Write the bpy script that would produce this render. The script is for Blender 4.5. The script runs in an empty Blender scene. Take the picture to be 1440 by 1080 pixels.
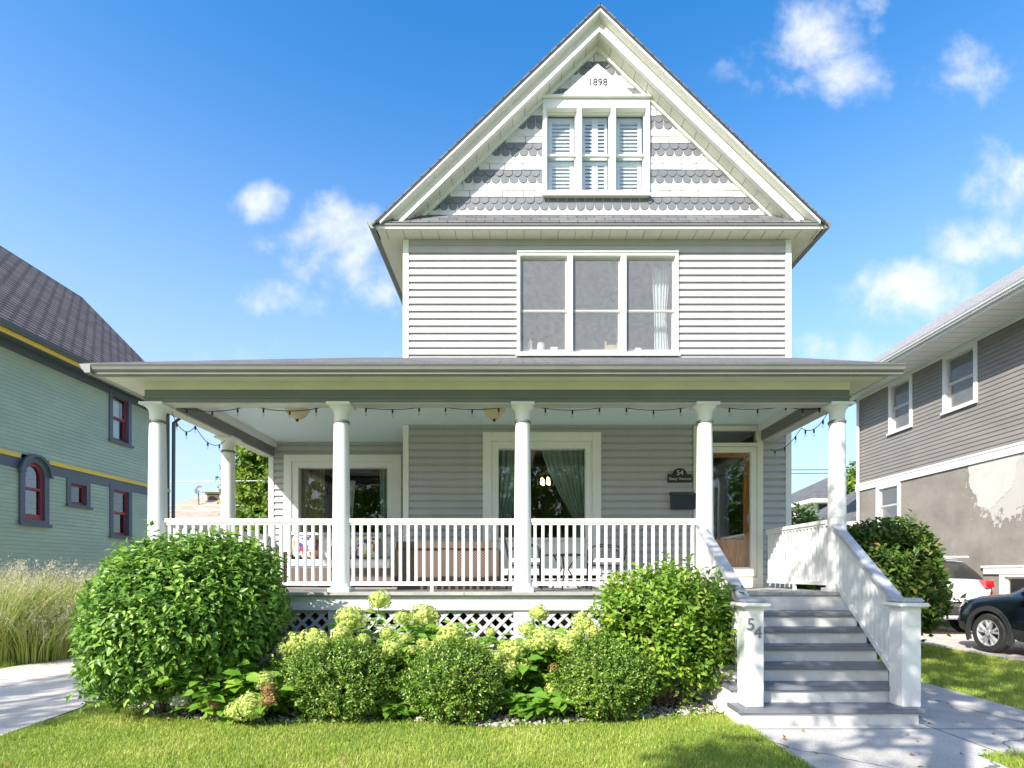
import bpy, bmesh, math, random
import numpy as np
from mathutils import Vector, Matrix
random.seed(7); RNG = np.random.default_rng(7)
sc = bpy.context.scene
COL = sc.collection
R = math.radians

# ------------------------------------------------------------------ camera
F, VX, VY, CZ = 767.0, 727.0, 805.0, 1.5
def at(px, py, d):
    return Vector(((px - VX) / F * d, d, CZ + (VY - py) / F * d))
def ux(px, d): return (px - VX) / F * d
def uz(py, d): return CZ + (VY - py) / F * d
cam = bpy.data.cameras.new('camera'); cam.sensor_width = 36; cam.lens = F / 1440 * 36
cam.shift_x = -(VX - 720) / 1440; cam.shift_y = (VY - 540) / 1440
cam.clip_end = 3000; cam.clip_start = 0.05
co = bpy.data.objects.new('camera', cam); COL.objects.link(co)
co.location = (0, 0, CZ); co.rotation_euler = (R(90), 0, 0); sc.camera = co

# ------------------------------------------------------------------ materials
def nt(name):
    m = bpy.data.materials.new(name); m.use_nodes = True
    t = m.node_tree; t.nodes.clear()
    return m, t, t.nodes, t.links
def N(t, kind, **kw):
    n = t.nodes.new(kind)
    for k, v in kw.items():
        if k in n.inputs: n.inputs[k].default_value = v
        else: setattr(n, k, v)
    return n
def rgba(c): return (c[0], c[1], c[2], 1)
def mat(name, col, rough=.6, var=.06, scale=2.5, bump=0.0, bscale=60, metal=0, spec=.5, coat=0, dirt=0.0, stretch=(1,1,1)):
    m, t, ns, ls = nt(name)
    out = N(t, 'ShaderNodeOutputMaterial'); p = N(t, 'ShaderNodeBsdfPrincipled')
    ls.new(p.outputs[0], out.inputs[0])
    p.inputs['Roughness'].default_value = rough; p.inputs['Metallic'].default_value = metal
    p.inputs['Specular IOR Level'].default_value = spec; p.inputs['Coat Weight'].default_value = coat
    p.inputs['Coat Roughness'].default_value = .03
    tc = N(t, 'ShaderNodeTexCoord'); mp = N(t, 'ShaderNodeMapping'); mp.inputs['Scale'].default_value = stretch
    ls.new(tc.outputs['Object'], mp.inputs[0])
    nz = N(t, 'ShaderNodeTexNoise'); nz.inputs['Scale'].default_value = scale; nz.inputs['Detail'].default_value = 8
    nz.inputs['Roughness'].default_value = .65
    ls.new(mp.outputs[0], nz.inputs['Vector'])
    mr = N(t, 'ShaderNodeMapRange'); mr.inputs[1].default_value = .3; mr.inputs[2].default_value = .7
    ls.new(nz.outputs[0], mr.inputs[0])
    mx = N(t, 'ShaderNodeMix', data_type='RGBA')
    mx.inputs[6].default_value = rgba([c * (1 - var) for c in col]); mx.inputs[7].default_value = rgba([min(1, c * (1 + var)) for c in col])
    ls.new(mr.outputs[0], mx.inputs[0])
    last = mx.outputs[2]
    if dirt > 0:
        n2 = N(t, 'ShaderNodeTexNoise'); n2.inputs['Scale'].default_value = scale * 3.7; n2.inputs['Detail'].default_value = 10
        n2.inputs['Roughness'].default_value = .75
        ls.new(mp.outputs[0], n2.inputs['Vector'])
        r2 = N(t, 'ShaderNodeMapRange'); r2.inputs[1].default_value = .55; r2.inputs[2].default_value = .8; r2.inputs[4].default_value = dirt
        ls.new(n2.outputs[0], r2.inputs[0])
        m2 = N(t, 'ShaderNodeMix', data_type='RGBA'); m2.inputs[7].default_value = (.16, .14, .1, 1)
        ls.new(r2.outputs[0], m2.inputs[0]); ls.new(last, m2.inputs[6]); last = m2.outputs[2]
    ls.new(last, p.inputs['Base Color'])
    if bump > 0:
        nb = N(t, 'ShaderNodeTexNoise'); nb.inputs['Scale'].default_value = bscale; nb.inputs['Detail'].default_value = 4
        ls.new(mp.outputs[0], nb.inputs['Vector'])
        b = N(t, 'ShaderNodeBump'); b.inputs['Strength'].default_value = bump; b.inputs['Distance'].default_value = .02
        ls.new(nb.outputs[0], b.inputs['Height']); ls.new(b.outputs[0], p.inputs['Normal'])
    return m
def brickmat(name, c1, c2, cm, w, h, mortar=.006, rough=.85, bump=.6, off=.5, var=.25, dist=.01):
    m, t, ns, ls = nt(name)
    out = N(t, 'ShaderNodeOutputMaterial'); p = N(t, 'ShaderNodeBsdfPrincipled'); ls.new(p.outputs[0], out.inputs[0])
    p.inputs['Roughness'].default_value = rough
    tc = N(t, 'ShaderNodeTexCoord')
    br = N(t, 'ShaderNodeTexBrick'); br.offset = off
    br.inputs['Color1'].default_value = rgba(c1); br.inputs['Color2'].default_value = rgba(c2); br.inputs['Mortar'].default_value = rgba(cm)
    br.inputs['Scale'].default_value = 1; br.inputs['Mortar Size'].default_value = mortar; br.inputs['Mortar Smooth'].default_value = .1
    br.inputs['Brick Width'].default_value = w; br.inputs['Row Height'].default_value = h
    ls.new(tc.outputs['UV'], br.inputs['Vector'])
    nz = N(t, 'ShaderNodeTexNoise'); nz.inputs['Scale'].default_value = 2.2; nz.inputs['Detail'].default_value = 9; nz.inputs['Roughness'].default_value = .75
    ls.new(tc.outputs['UV'], nz.inputs['Vector'])
    mr = N(t, 'ShaderNodeMapRange'); mr.inputs[1].default_value = .3; mr.inputs[2].default_value = .7
    mr.inputs[3].default_value = 1 - var; mr.inputs[4].default_value = 1 + var
    ls.new(nz.outputs[0], mr.inputs[0])
    vm = N(t, 'ShaderNodeVectorMath', operation='SCALE'); ls.new(br.outputs[0], vm.inputs[0]); ls.new(mr.outputs[0], vm.inputs['Scale'])
    ls.new(vm.outputs[0], p.inputs['Base Color'])
    n2 = N(t, 'ShaderNodeTexNoise'); n2.inputs['Scale'].default_value = 90; ls.new(tc.outputs['UV'], n2.inputs['Vector'])
    ad = N(t, 'ShaderNodeMath', operation='MULTIPLY_ADD'); ls.new(n2.outputs[0], ad.inputs[0]); ad.inputs[1].default_value = .5
    inv = N(t, 'ShaderNodeMath', operation='SUBTRACT'); inv.inputs[0].default_value = 1; ls.new(br.outputs['Fac'], inv.inputs[1])
    ls.new(inv.outputs[0], ad.inputs[2])
    b = N(t, 'ShaderNodeBump'); b.inputs['Strength'].default_value = bump; b.inputs['Distance'].default_value = dist
    ls.new(ad.outputs[0], b.inputs['Height']); ls.new(b.outputs[0], p.inputs['Normal'])
    return m
def leafmat(name, stops, rough=.45, trans=.35, spec=.4):
    m, t, ns, ls = nt(name)
    out = N(t, 'ShaderNodeOutputMaterial'); p = N(t, 'ShaderNodeBsdfPrincipled')
    p.inputs['Roughness'].default_value = rough; p.inputs['Specular IOR Level'].default_value = spec
    a = N(t, 'ShaderNodeAttribute'); a.attribute_name = 'tint'
    cr = N(t, 'ShaderNodeValToRGB'); e = cr.color_ramp.elements
    while len(e) < len(stops): e.new(.5)
    for i, (pos, c) in enumerate(stops): e[i].position = pos; e[i].color = rgba(c)
    ls.new(a.outputs['Fac'], cr.inputs[0]); ls.new(cr.outputs[0], p.inputs['Base Color'])
    tr = N(t, 'ShaderNodeBsdfTranslucent')
    g = N(t, 'ShaderNodeGamma'); g.inputs[1].default_value = .9
    ls.new(cr.outputs[0], g.inputs[0]); ls.new(g.outputs[0], tr.inputs[0])
    mx = N(t, 'ShaderNodeMixShader'); mx.inputs[0].default_value = trans
    ls.new(p.outputs[0], mx.inputs[1]); ls.new(tr.outputs[0], mx.inputs[2]); ls.new(mx.outputs[0], out.inputs[0])
    return m
def glassmat(name, tint=(.85, .9, .88), boost=1.0, rough=0.0, base=.02):
    m, t, ns, ls = nt(name)
    out = N(t, 'ShaderNodeOutputMaterial'); tr = N(t, 'ShaderNodeBsdfTransparent'); tr.inputs[0].default_value = rgba(tint)
    gl = N(t, 'ShaderNodeBsdfGlossy'); gl.inputs['Roughness'].default_value = rough; gl.inputs['Color'].default_value = (.95, .97, 1, 1)
    ge = N(t, 'ShaderNodeNewGeometry'); dt = N(t, 'ShaderNodeVectorMath', operation='DOT_PRODUCT'); ls.new(ge.outputs['Normal'], dt.inputs[0]); ls.new(ge.outputs['Incoming'], dt.inputs[1])
    ab = N(t, 'ShaderNodeMath', operation='ABSOLUTE'); ls.new(dt.outputs['Value'], ab.inputs[0])
    om = N(t, 'ShaderNodeMath', operation='SUBTRACT'); om.inputs[0].default_value = 1; ls.new(ab.outputs[0], om.inputs[1])
    pw_ = N(t, 'ShaderNodeMath', operation='POWER'); pw_.inputs[1].default_value = 4; ls.new(om.outputs[0], pw_.inputs[0])
    ma = N(t, 'ShaderNodeMath', operation='MULTIPLY_ADD'); ma.inputs[1].default_value = boost; ma.inputs[2].default_value = base + .04; ma.use_clamp = True
    ls.new(pw_.outputs[0], ma.inputs[0])
    # uneven old glass
    tc = N(t, 'ShaderNodeTexCoord'); nz = N(t, 'ShaderNodeTexNoise'); nz.inputs['Scale'].default_value = 1.7; ls.new(tc.outputs['Object'], nz.inputs['Vector'])
    b = N(t, 'ShaderNodeBump'); b.inputs['Strength'].default_value = .12; b.inputs['Distance'].default_value = .02
    ls.new(nz.outputs[0], b.inputs['Height']); ls.new(b.outputs[0], gl.inputs['Normal'])
    mx = N(t, 'ShaderNodeMixShader'); ls.new(ma.outputs[0], mx.inputs[0]); ls.new(tr.outputs[0], mx.inputs[1]); ls.new(gl.outputs[0], mx.inputs[2])
    ls.new(mx.outputs[0], out.inputs[0])
    return m
def sheermat(name, col, opac):
    m, t, ns, ls = nt(name)
    out = N(t, 'ShaderNodeOutputMaterial'); tr = N(t, 'ShaderNodeBsdfTransparent'); d = N(t, 'ShaderNodeBsdfDiffuse')
    tc = N(t, 'ShaderNodeTexCoord'); nz = N(t, 'ShaderNodeTexNoise'); nz.inputs['Scale'].default_value = 14; nz.inputs['Detail'].default_value = 6
    ls.new(tc.outputs['Object'], nz.inputs['Vector'])
    mr = N(t, 'ShaderNodeMapRange'); mr.inputs[3].default_value = opac - .12; mr.inputs[4].default_value = opac + .12; ls.new(nz.outputs[0], mr.inputs[0])
    d.inputs[0].default_value = rgba(col)
    mx = N(t, 'ShaderNodeMixShader'); ls.new(mr.outputs[0], mx.inputs[0]); ls.new(tr.outputs[0], mx.inputs[1]); ls.new(d.outputs[0], mx.inputs[2])
    ls.new(mx.outputs[0], out.inputs[0])
    return m
def emit(name, col, s):
    m, t, ns, ls = nt(name)
    out = N(t, 'ShaderNodeOutputMaterial'); e = N(t, 'ShaderNodeEmission'); e.inputs[0].default_value = rgba(col); e.inputs[1].default_value = s
    ls.new(e.outputs[0], out.inputs[0]); return m
def weave(name, c1, c2, s=.018):
    m, t, ns, ls = nt(name)
    out = N(t, 'ShaderNodeOutputMaterial'); p = N(t, 'ShaderNodeBsdfPrincipled'); ls.new(p.outputs[0], out.inputs[0])
    p.inputs['Roughness'].default_value = .6
    tc = N(t, 'ShaderNodeTexCoord'); ch = N(t, 'ShaderNodeTexChecker'); ch.inputs['Scale'].default_value = 1 / s
    ch.inputs[1].default_value = rgba(c1); ch.inputs[2].default_value = rgba(c2)
    ls.new(tc.outputs['UV'], ch.inputs[0]); ls.new(ch.outputs[0], p.inputs['Base Color'])
    b = N(t, 'ShaderNodeBump'); b.inputs['Strength'].default_value = .8; b.inputs['Distance'].default_value = .004
    ls.new(ch.outputs[1], b.inputs['Height']); ls.new(b.outputs[0], p.inputs['Normal'])
    return m
def pattern(name):
    m, t, ns, ls = nt(name)
    out = N(t, 'ShaderNodeOutputMaterial'); p = N(t, 'ShaderNodeBsdfPrincipled'); ls.new(p.outputs[0], out.inputs[0])
    p.inputs['Roughness'].default_value = .9
    tc = N(t, 'ShaderNodeTexCoord'); v = N(t, 'ShaderNodeTexVoronoi'); v.inputs['Scale'].default_value = 16
    ls.new(tc.outputs['Object'], v.inputs['Vector'])
    sx = N(t, 'ShaderNodeSeparateColor'); ls.new(v.outputs['Color'], sx.inputs[0])
    cr = N(t, 'ShaderNodeValToRGB'); cr.color_ramp.interpolation = 'CONSTANT'; e = cr.color_ramp.elements
    for i in range(3): e.new(.5)
    for i, c in enumerate([(.75, .72, .66), (.55, .2, .04), (.06, .06, .25), (.6, .42, .08), (.3, .05, .12)]):
        e[i].position = [0, .42, .6, .74, .88][i]; e[i].color = rgba(c)
    ls.new(sx.outputs[0], cr.inputs[0]); ls.new(cr.outputs[0], p.inputs['Base Color'])
    return m

M = {}
M['siding'] = mat('vinyl_siding_grey', (.40, .392, .392), .45, .06, 2.2, dirt=.10, stretch=(1.6, 1, .35))
M['white'] = mat('white_paint', (.74, .735, .715), .5, .04, 2, bump=.08, bscale=40, dirt=.18)
M['step'] = mat('scuffed_white_paint', (.61, .60, .58), .55, .08, 3, bump=.1, bscale=40, dirt=.45)
M['cream'] = mat('cream_paint', (.68, .66, .575), .55, .06, 3, dirt=.05)
M['trimgrey'] = mat('grey_paint', (.165, .175, .175), .5, .08, 3, dirt=.1)
M['gutter'] = mat('aluminium_gutter', (.20, .20, .19), .35, .1, 2, dirt=.1)
M['gutterlight'] = mat('pale_gutter', (.50, .49, .46), .35, .1, 2, dirt=.15)
M['ceiling'] = mat('pale_blue_ceiling', (.66, .80, .85), .5, .03, 1.5)
M['roof'] = brickmat('asphalt_shingles', (.10, .10, .105), (.15, .15, .15), (.045, .045, .045), .30, .14, .008)
M['roofbrown'] = brickmat('brown_shingles', (.30, .195, .155), (.42, .295, .235), (.035, .026, .023), .28, .15, .022, bump=1, dist=.03)
M['rooflight'] = brickmat('light_grey_shingles', (.24, .235, .23), (.32, .31, .30), (.13, .13, .13), .3, .14, .006)
M['rooftan'] = brickmat('tan_shingles', (.34, .27, .20), (.40, .33, .26), (.24, .19, .15), .4, .2, .01)
M['scallop'] = mat('grey_scallop_paint', (.15, .155, .17), .6, .14, 5, dirt=.15)
M['shingle'] = mat('white_shingle_paint', (.60, .585, .565), .6, .08, 5, dirt=.15)
M['tread'] = mat('grey_tread_paint', (.165, .175, .20), .5, .15, 5, bump=.1, bscale=30, dirt=.25, stretch=(.5, 3, 1))
M['handrail'] = mat('lit_grey_rail_paint', (.42, .43, .46), .5, .12, 5, dirt=.2)  # lighter than the tread grey: light on handrails and cap plates put into colour
M['floor'] = brickmat('porch_boards', (.34, .33, .31), (.40, .39, .37), (.1, .1, .1), 4, .09, .004, rough=.6, bump=.3)
M['lattice'] = mat('lattice_grey', (.50, .50, .50), .6, .1, 4, dirt=.15)
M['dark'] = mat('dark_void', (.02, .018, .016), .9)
M['brick'] = brickmat('foundation_brick', (.22, .09, .05), (.30, .13, .07), (.35, .32, .3), .2, .07)
M['glass'] = glassmat('window_glass', boost=1.6, base=.07)
M['glassdark'] = glassmat('dark_window_glass', (.6, .65, .65), 2.0, base=.08)
M['screen'] = sheermat('insect_screen', (.40, .40, .39), .30)
M['room'] = mat('dim_room', (.10, .075, .055), .9, .2, 1)
M['roomgrey'] = mat('grey_room', (.22, .23, .24), .9, .1, 1)
M['drape'] = mat('sage_drape', (.33, .40, .36), .8, .12, 4)
M['drapegold'] = mat('ochre_drape', (.30, .24, .13), .8, .12, 4)
M['sheer'] = mat('white_sheer', (.75, .77, .78), .8, .05, 4)
M['wood'] = mat('varnished_door_wood', (.50, .19, .055), .3, .25, 3, stretch=(8, 8, .8))
M['black'] = mat('black_metal', (.018, .018, .02), .4)
M['plaque'] = mat('plaque_dark', (.022, .016, .018), .45)
M['mail'] = mat('mailbox_black', (.018, .022, .032), .35, coat=.2)
M['gold'] = mat('pale_lettering', (.55, .52, .45), .5)
M['steel'] = mat('brushed_numbers', (.22, .22, .23), .35, metal=.3)
M['lampglass'] = mat('alabaster_glass', (.62, .52, .36), .3, .1, 6)
M['bulb'] = glassmat('bulb_glass', (.9, .9, .9), 1.5)
M['greensiding'] = mat('green_clapboard', (.36, .45, .35), .55, .12, .9, dirt=.12, stretch=(1, 1, 2.5))
M['navy'] = mat('slate_trim', (.085, .105, .135), .5, .08, 3)
M['yellow'] = mat('yellow_trim', (.78, .52, .06), .5, .05, 3)
M['maroon'] = mat('maroon_sash', (.26, .035, .055), .45, .08, 3)
M['taupe'] = mat('taupe_clapboard', (.225, .207, .187), .55, .12, .9, dirt=.12, stretch=(1, 1, 2.5))
M['soffitwhite'] = mat('white_vinyl_soffit', (.74, .74, .74), .5, .03, 2)
M['wicker'] = weave('wicker_weave', (.06, .032, .028), (.21, .155, .125), .022)
M['wickerframe'] = mat('wicker_frame', (.10, .075, .06), .6, .2, 8)
M['cushion'] = mat('white_cushion', (.78, .77, .74), .9, .04, 3)
M['red'] = mat('red_pillow', (.5, .02, .02), .9)
M['pattern'] = pattern('floral_pillow')
M['wire'] = mat('wire_black', (.02, .02, .02), .5)
M['wirewhite'] = mat('pale_cable', (.55, .55, .55), .5)
M['bark'] = mat('bark', (.13, .10, .075), .9, .3, 6, bump=.6, bscale=25, stretch=(1, 1, .25))
M['twig'] = mat('twig', (.15, .10, .065), .85, .2, 8)
M['stem'] = mat('green_stem', (.16, .26, .06), .6)
M['shrub'] = leafmat('viburnum_leaf', [(0, (0.0821, 0.1837, 0.0277)), (.5, (0.1551, 0.3061, 0.0416)), (.85, (0.2554, 0.4372, 0.0624)), (1, (0.4012, 0.5596, 0.097))], rough=.38, trans=.28)
M['dogwood'] = leafmat('dogwood_leaf', [(0, (0.0953, 0.1988, 0.0198)), (.5, (0.1906, 0.3363, 0.033)), (.86, (0.3119, 0.474, 0.055)), (1, (0.5198, 0.5504, 0.099))], rough=.45, trans=.35)
M['sidebush'] = leafmat('side_bush_leaf', [(0, (0.0414, 0.0991, 0.015)), (.5, (0.0828, 0.1587, 0.022)), (.9, (0.1656, 0.2645, 0.035)), (1, (0.345, 0.2116, 0.08))], rough=.42, trans=.3)
M['box'] = leafmat('boxwood_leaf', [(0, (0.0702, 0.1534, 0.0176)), (.55, (0.149, 0.2664, 0.0308)), (.92, (0.2982, 0.4198, 0.055)), (1, (0.4596, 0.5216, 0.09))], rough=.35, trans=.25, spec=.5)
M['hyleaf'] = leafmat('hydrangea_leaf', [(0, (0.1207, 0.2737, 0.0275)), (.6, (0.2112, 0.3968, 0.044)), (1, (0.3621, 0.5201, 0.066))], rough=.5, trans=.4)
M['hyhead'] = leafmat('hydrangea_floret', [(0, (0.4173, 0.5216, 0.1182)), (.6, (0.5796, 0.652, 0.1935)), (1, (0.7187, 0.735, 0.3226))], rough=.8, trans=.35, spec=.1)
M['hywhite'] = leafmat('hydrangea_white_floret', [(0, (.6, .58, .45)), (1, (.8, .76, .66))], rough=.8, trans=.3, spec=.1)
M['hybrown'] = leafmat('hydrangea_dry_floret', [(0, (0.2125, 0.1235, 0.039)), (1, (0.425, 0.304, 0.13))], rough=.9, trans=.2, spec=.1)
M['tree'] = leafmat('tree_leaf', [(0, (0.0936, 0.1794, 0.02)), (.6, (0.1872, 0.3036, 0.03)), (1, (0.3432, 0.414, 0.05))], rough=.5, trans=.4)
M['grass'] = leafmat('grass_blade', [(0, (0.2165, 0.3262, 0.0485)), (.5, (0.3728, 0.4722, 0.0727)), (.85, (0.6013, 0.618, 0.1454)), (1, (0.8, 0.6867, 0.3392))], rough=.55, trans=.35, spec=.25)
M['tallgrass'] = leafmat('tall_grass_blade', [(0, (0.1943, 0.3046, 0.0535)), (.5, (0.3887, 0.4837, 0.1069)), (1, (0.8, 0.6806, 0.2495))], rough=.7, trans=.35, spec=.2)
M['seed'] = leafmat('seed_head', [(0, (0.5313, 0.4361, 0.2808)), (1, (0.8, 0.7401, 0.5616))], rough=.9, trans=.3, spec=.1)
M['stone'] = leafmat('gravel_stone', [(0, (.14, .12, .10)), (.35, (.30, .26, .22)), (.7, (.46, .42, .36)), (1, (.62, .59, .55))], rough=.8, trans=0, spec=.3)
M['paintblack'] = mat('black_car_paint', (.006, .009, .016), .22, .05, 2, coat=1)
M['paintwhite'] = mat('white_car_paint', (.72, .73, .74), .3, .02, 2, coat=.7)
M['cladding'] = mat('dark_cladding', (.035, .035, .037), .6)
M['tyre'] = mat('tyre_rubber', (.025, .025, .025), .8)
M['alloy'] = mat('alloy_wheel', (.78, .78, .8), .3, metal=.5)
M['carglass'] = glassmat('car_glass', (.12, .13, .13), 1.8, base=.06)
M['taillight'] = mat('tail_light', (.45, .012, .015), .2, coat=1)
M['headlight'] = mat('headlight_glass', (.5, .52, .55), .12, metal=.6, coat=1)

# concrete, ground, stucco : custom
def concrete(name, col, joint=None):
    m, t, ns, ls = nt(name)
    out = N(t, 'ShaderNodeOutputMaterial'); p = N(t, 'ShaderNodeBsdfPrincipled'); ls.new(p.outputs[0], out.inputs[0]); p.inputs['Roughness'].default_value = .85
    tc = N(t, 'ShaderNodeTexCoord')
    a = N(t, 'ShaderNodeTexNoise'); a.inputs['Scale'].default_value = .9; a.inputs['Detail'].default_value = 12; a.inputs['Roughness'].default_value = .7
    b = N(t, 'ShaderNodeTexNoise'); b.inputs['Scale'].default_value = 120; b.inputs['Detail'].default_value = 3
    for n in (a, b): ls.new(tc.outputs['Object'], n.inputs['Vector'])
    cr = N(t, 'ShaderNodeValToRGB'); e = cr.color_ramp.elements
    e[0].position = .3; e[0].color = rgba([c * .72 for c in col]); e[1].position = .7; e[1].color = rgba([c * 1.12 for c in col])
    ls.new(a.outputs[0], cr.inputs[0])
    mr = N(t, 'ShaderNodeMapRange'); mr.inputs[1].default_value = .3; mr.inputs[2].default_value = .7; mr.inputs[3].default_value = .75; mr.inputs[4].default_value = 1.25
    ls.new(b.outputs[0], mr.inputs[0])
    vm = N(t, 'ShaderNodeVectorMath', operation='SCALE'); ls.new(cr.outputs[0], vm.inputs[0]); ls.new(mr.outputs[0], vm.inputs['Scale'])
    last = vm.outputs[0]
    # thin cracks
    v = N(t, 'ShaderNodeTexVoronoi'); v.feature = 'DISTANCE_TO_EDGE'; v.inputs['Scale'].default_value = .45
    w = N(t, 'ShaderNodeTexNoise'); w.inputs['Scale'].default_value = 2.5; w.inputs['Detail'].default_value = 6
    ls.new(tc.outputs['Object'], w.inputs['Vector'])
    wm = N(t, 'ShaderNodeMix', data_type='VECTOR'); wm.inputs[0].default_value = .25
    ls.new(tc.outputs['Object'], wm.inputs[4]); ls.new(w.outputs[1], wm.inputs[5]); ls.new(wm.outputs[1], v.inputs['Vector'])
    lt = N(t, 'ShaderNodeMath', operation='LESS_THAN'); lt.inputs[1].default_value = .0035; ls.new(v.outputs[0], lt.inputs[0])
    mx = N(t, 'ShaderNodeMix', data_type='RGBA'); mx.inputs[7].default_value = rgba([c * .35 for c in col]); ls.new(lt.outputs[0], mx.inputs[0]); ls.new(last, mx.inputs[6])
    ls.new(mx.outputs[2], p.inputs['Base Color'])
    bp = N(t, 'ShaderNodeBump'); bp.inputs['Strength'].default_value = .3; bp.inputs['Distance'].default_value = .004; ls.new(b.outputs[0], bp.inputs['Height']); ls.new(bp.outputs[0], p.inputs['Normal'])
    return m
M['concrete'] = concrete('concrete_walk', (.50, .475, .43))
M['drive'] = concrete('concrete_drive', (.56, .51, .45))
M['stucco'] = mat('stucco_brown', (.265, .238, .205), .9, .22, 1.5, bump=1.0, bscale=55, dirt=.1)
def ragged(m):
    t = m.node_tree; ls = t.links; p = [n for n in t.nodes if n.type == 'BSDF_PRINCIPLED'][0]; src = p.inputs['Base Color'].links[0].from_socket
    ge = N(t, 'ShaderNodeNewGeometry'); d = N(t, 'ShaderNodeVectorMath', operation='DISTANCE'); d.inputs[1].default_value = (11.8, 13.1, 3.75); ls.new(ge.outputs['Position'], d.inputs[0])
    nz = N(t, 'ShaderNodeTexNoise'); nz.inputs['Scale'].default_value = 5; nz.inputs['Detail'].default_value = 12; nz.inputs['Roughness'].default_value = .72; ls.new(ge.outputs['Position'], nz.inputs['Vector'])
    a = N(t, 'ShaderNodeMath', operation='MULTIPLY_ADD'); a.inputs[1].default_value = -.33; a.inputs[2].default_value = .32; ls.new(d.outputs['Value'], a.inputs[0])
    b = N(t, 'ShaderNodeMath', operation='ADD'); ls.new(a.outputs[0], b.inputs[0]); ls.new(nz.outputs[0], b.inputs[1])
    r = N(t, 'ShaderNodeMapRange'); r.inputs[1].default_value = .50; r.inputs[2].default_value = .53; ls.new(b.outputs[0], r.inputs[0])
    mx = N(t, 'ShaderNodeMix', data_type='RGBA'); mx.inputs[7].default_value = (.50, .48, .44, 1); ls.new(r.outputs[0], mx.inputs[0]); ls.new(src, mx.inputs[6]); ls.new(mx.outputs[2], p.inputs['Base Color'])
ragged(M['stucco'])
M['stuccopatch'] = mat('pale_plaster_patch', (.52, .50, .46), .9, .10, 3, bump=.6, bscale=45)
M['soil'] = mat('bed_soil', (.10, .075, .05), .95, .4, 8, bump=.8, bscale=40)
M['turf'] = mat('turf_ground', (.22, .29, .05), .95, .35, 5, bump=.6, bscale=60)

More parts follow.
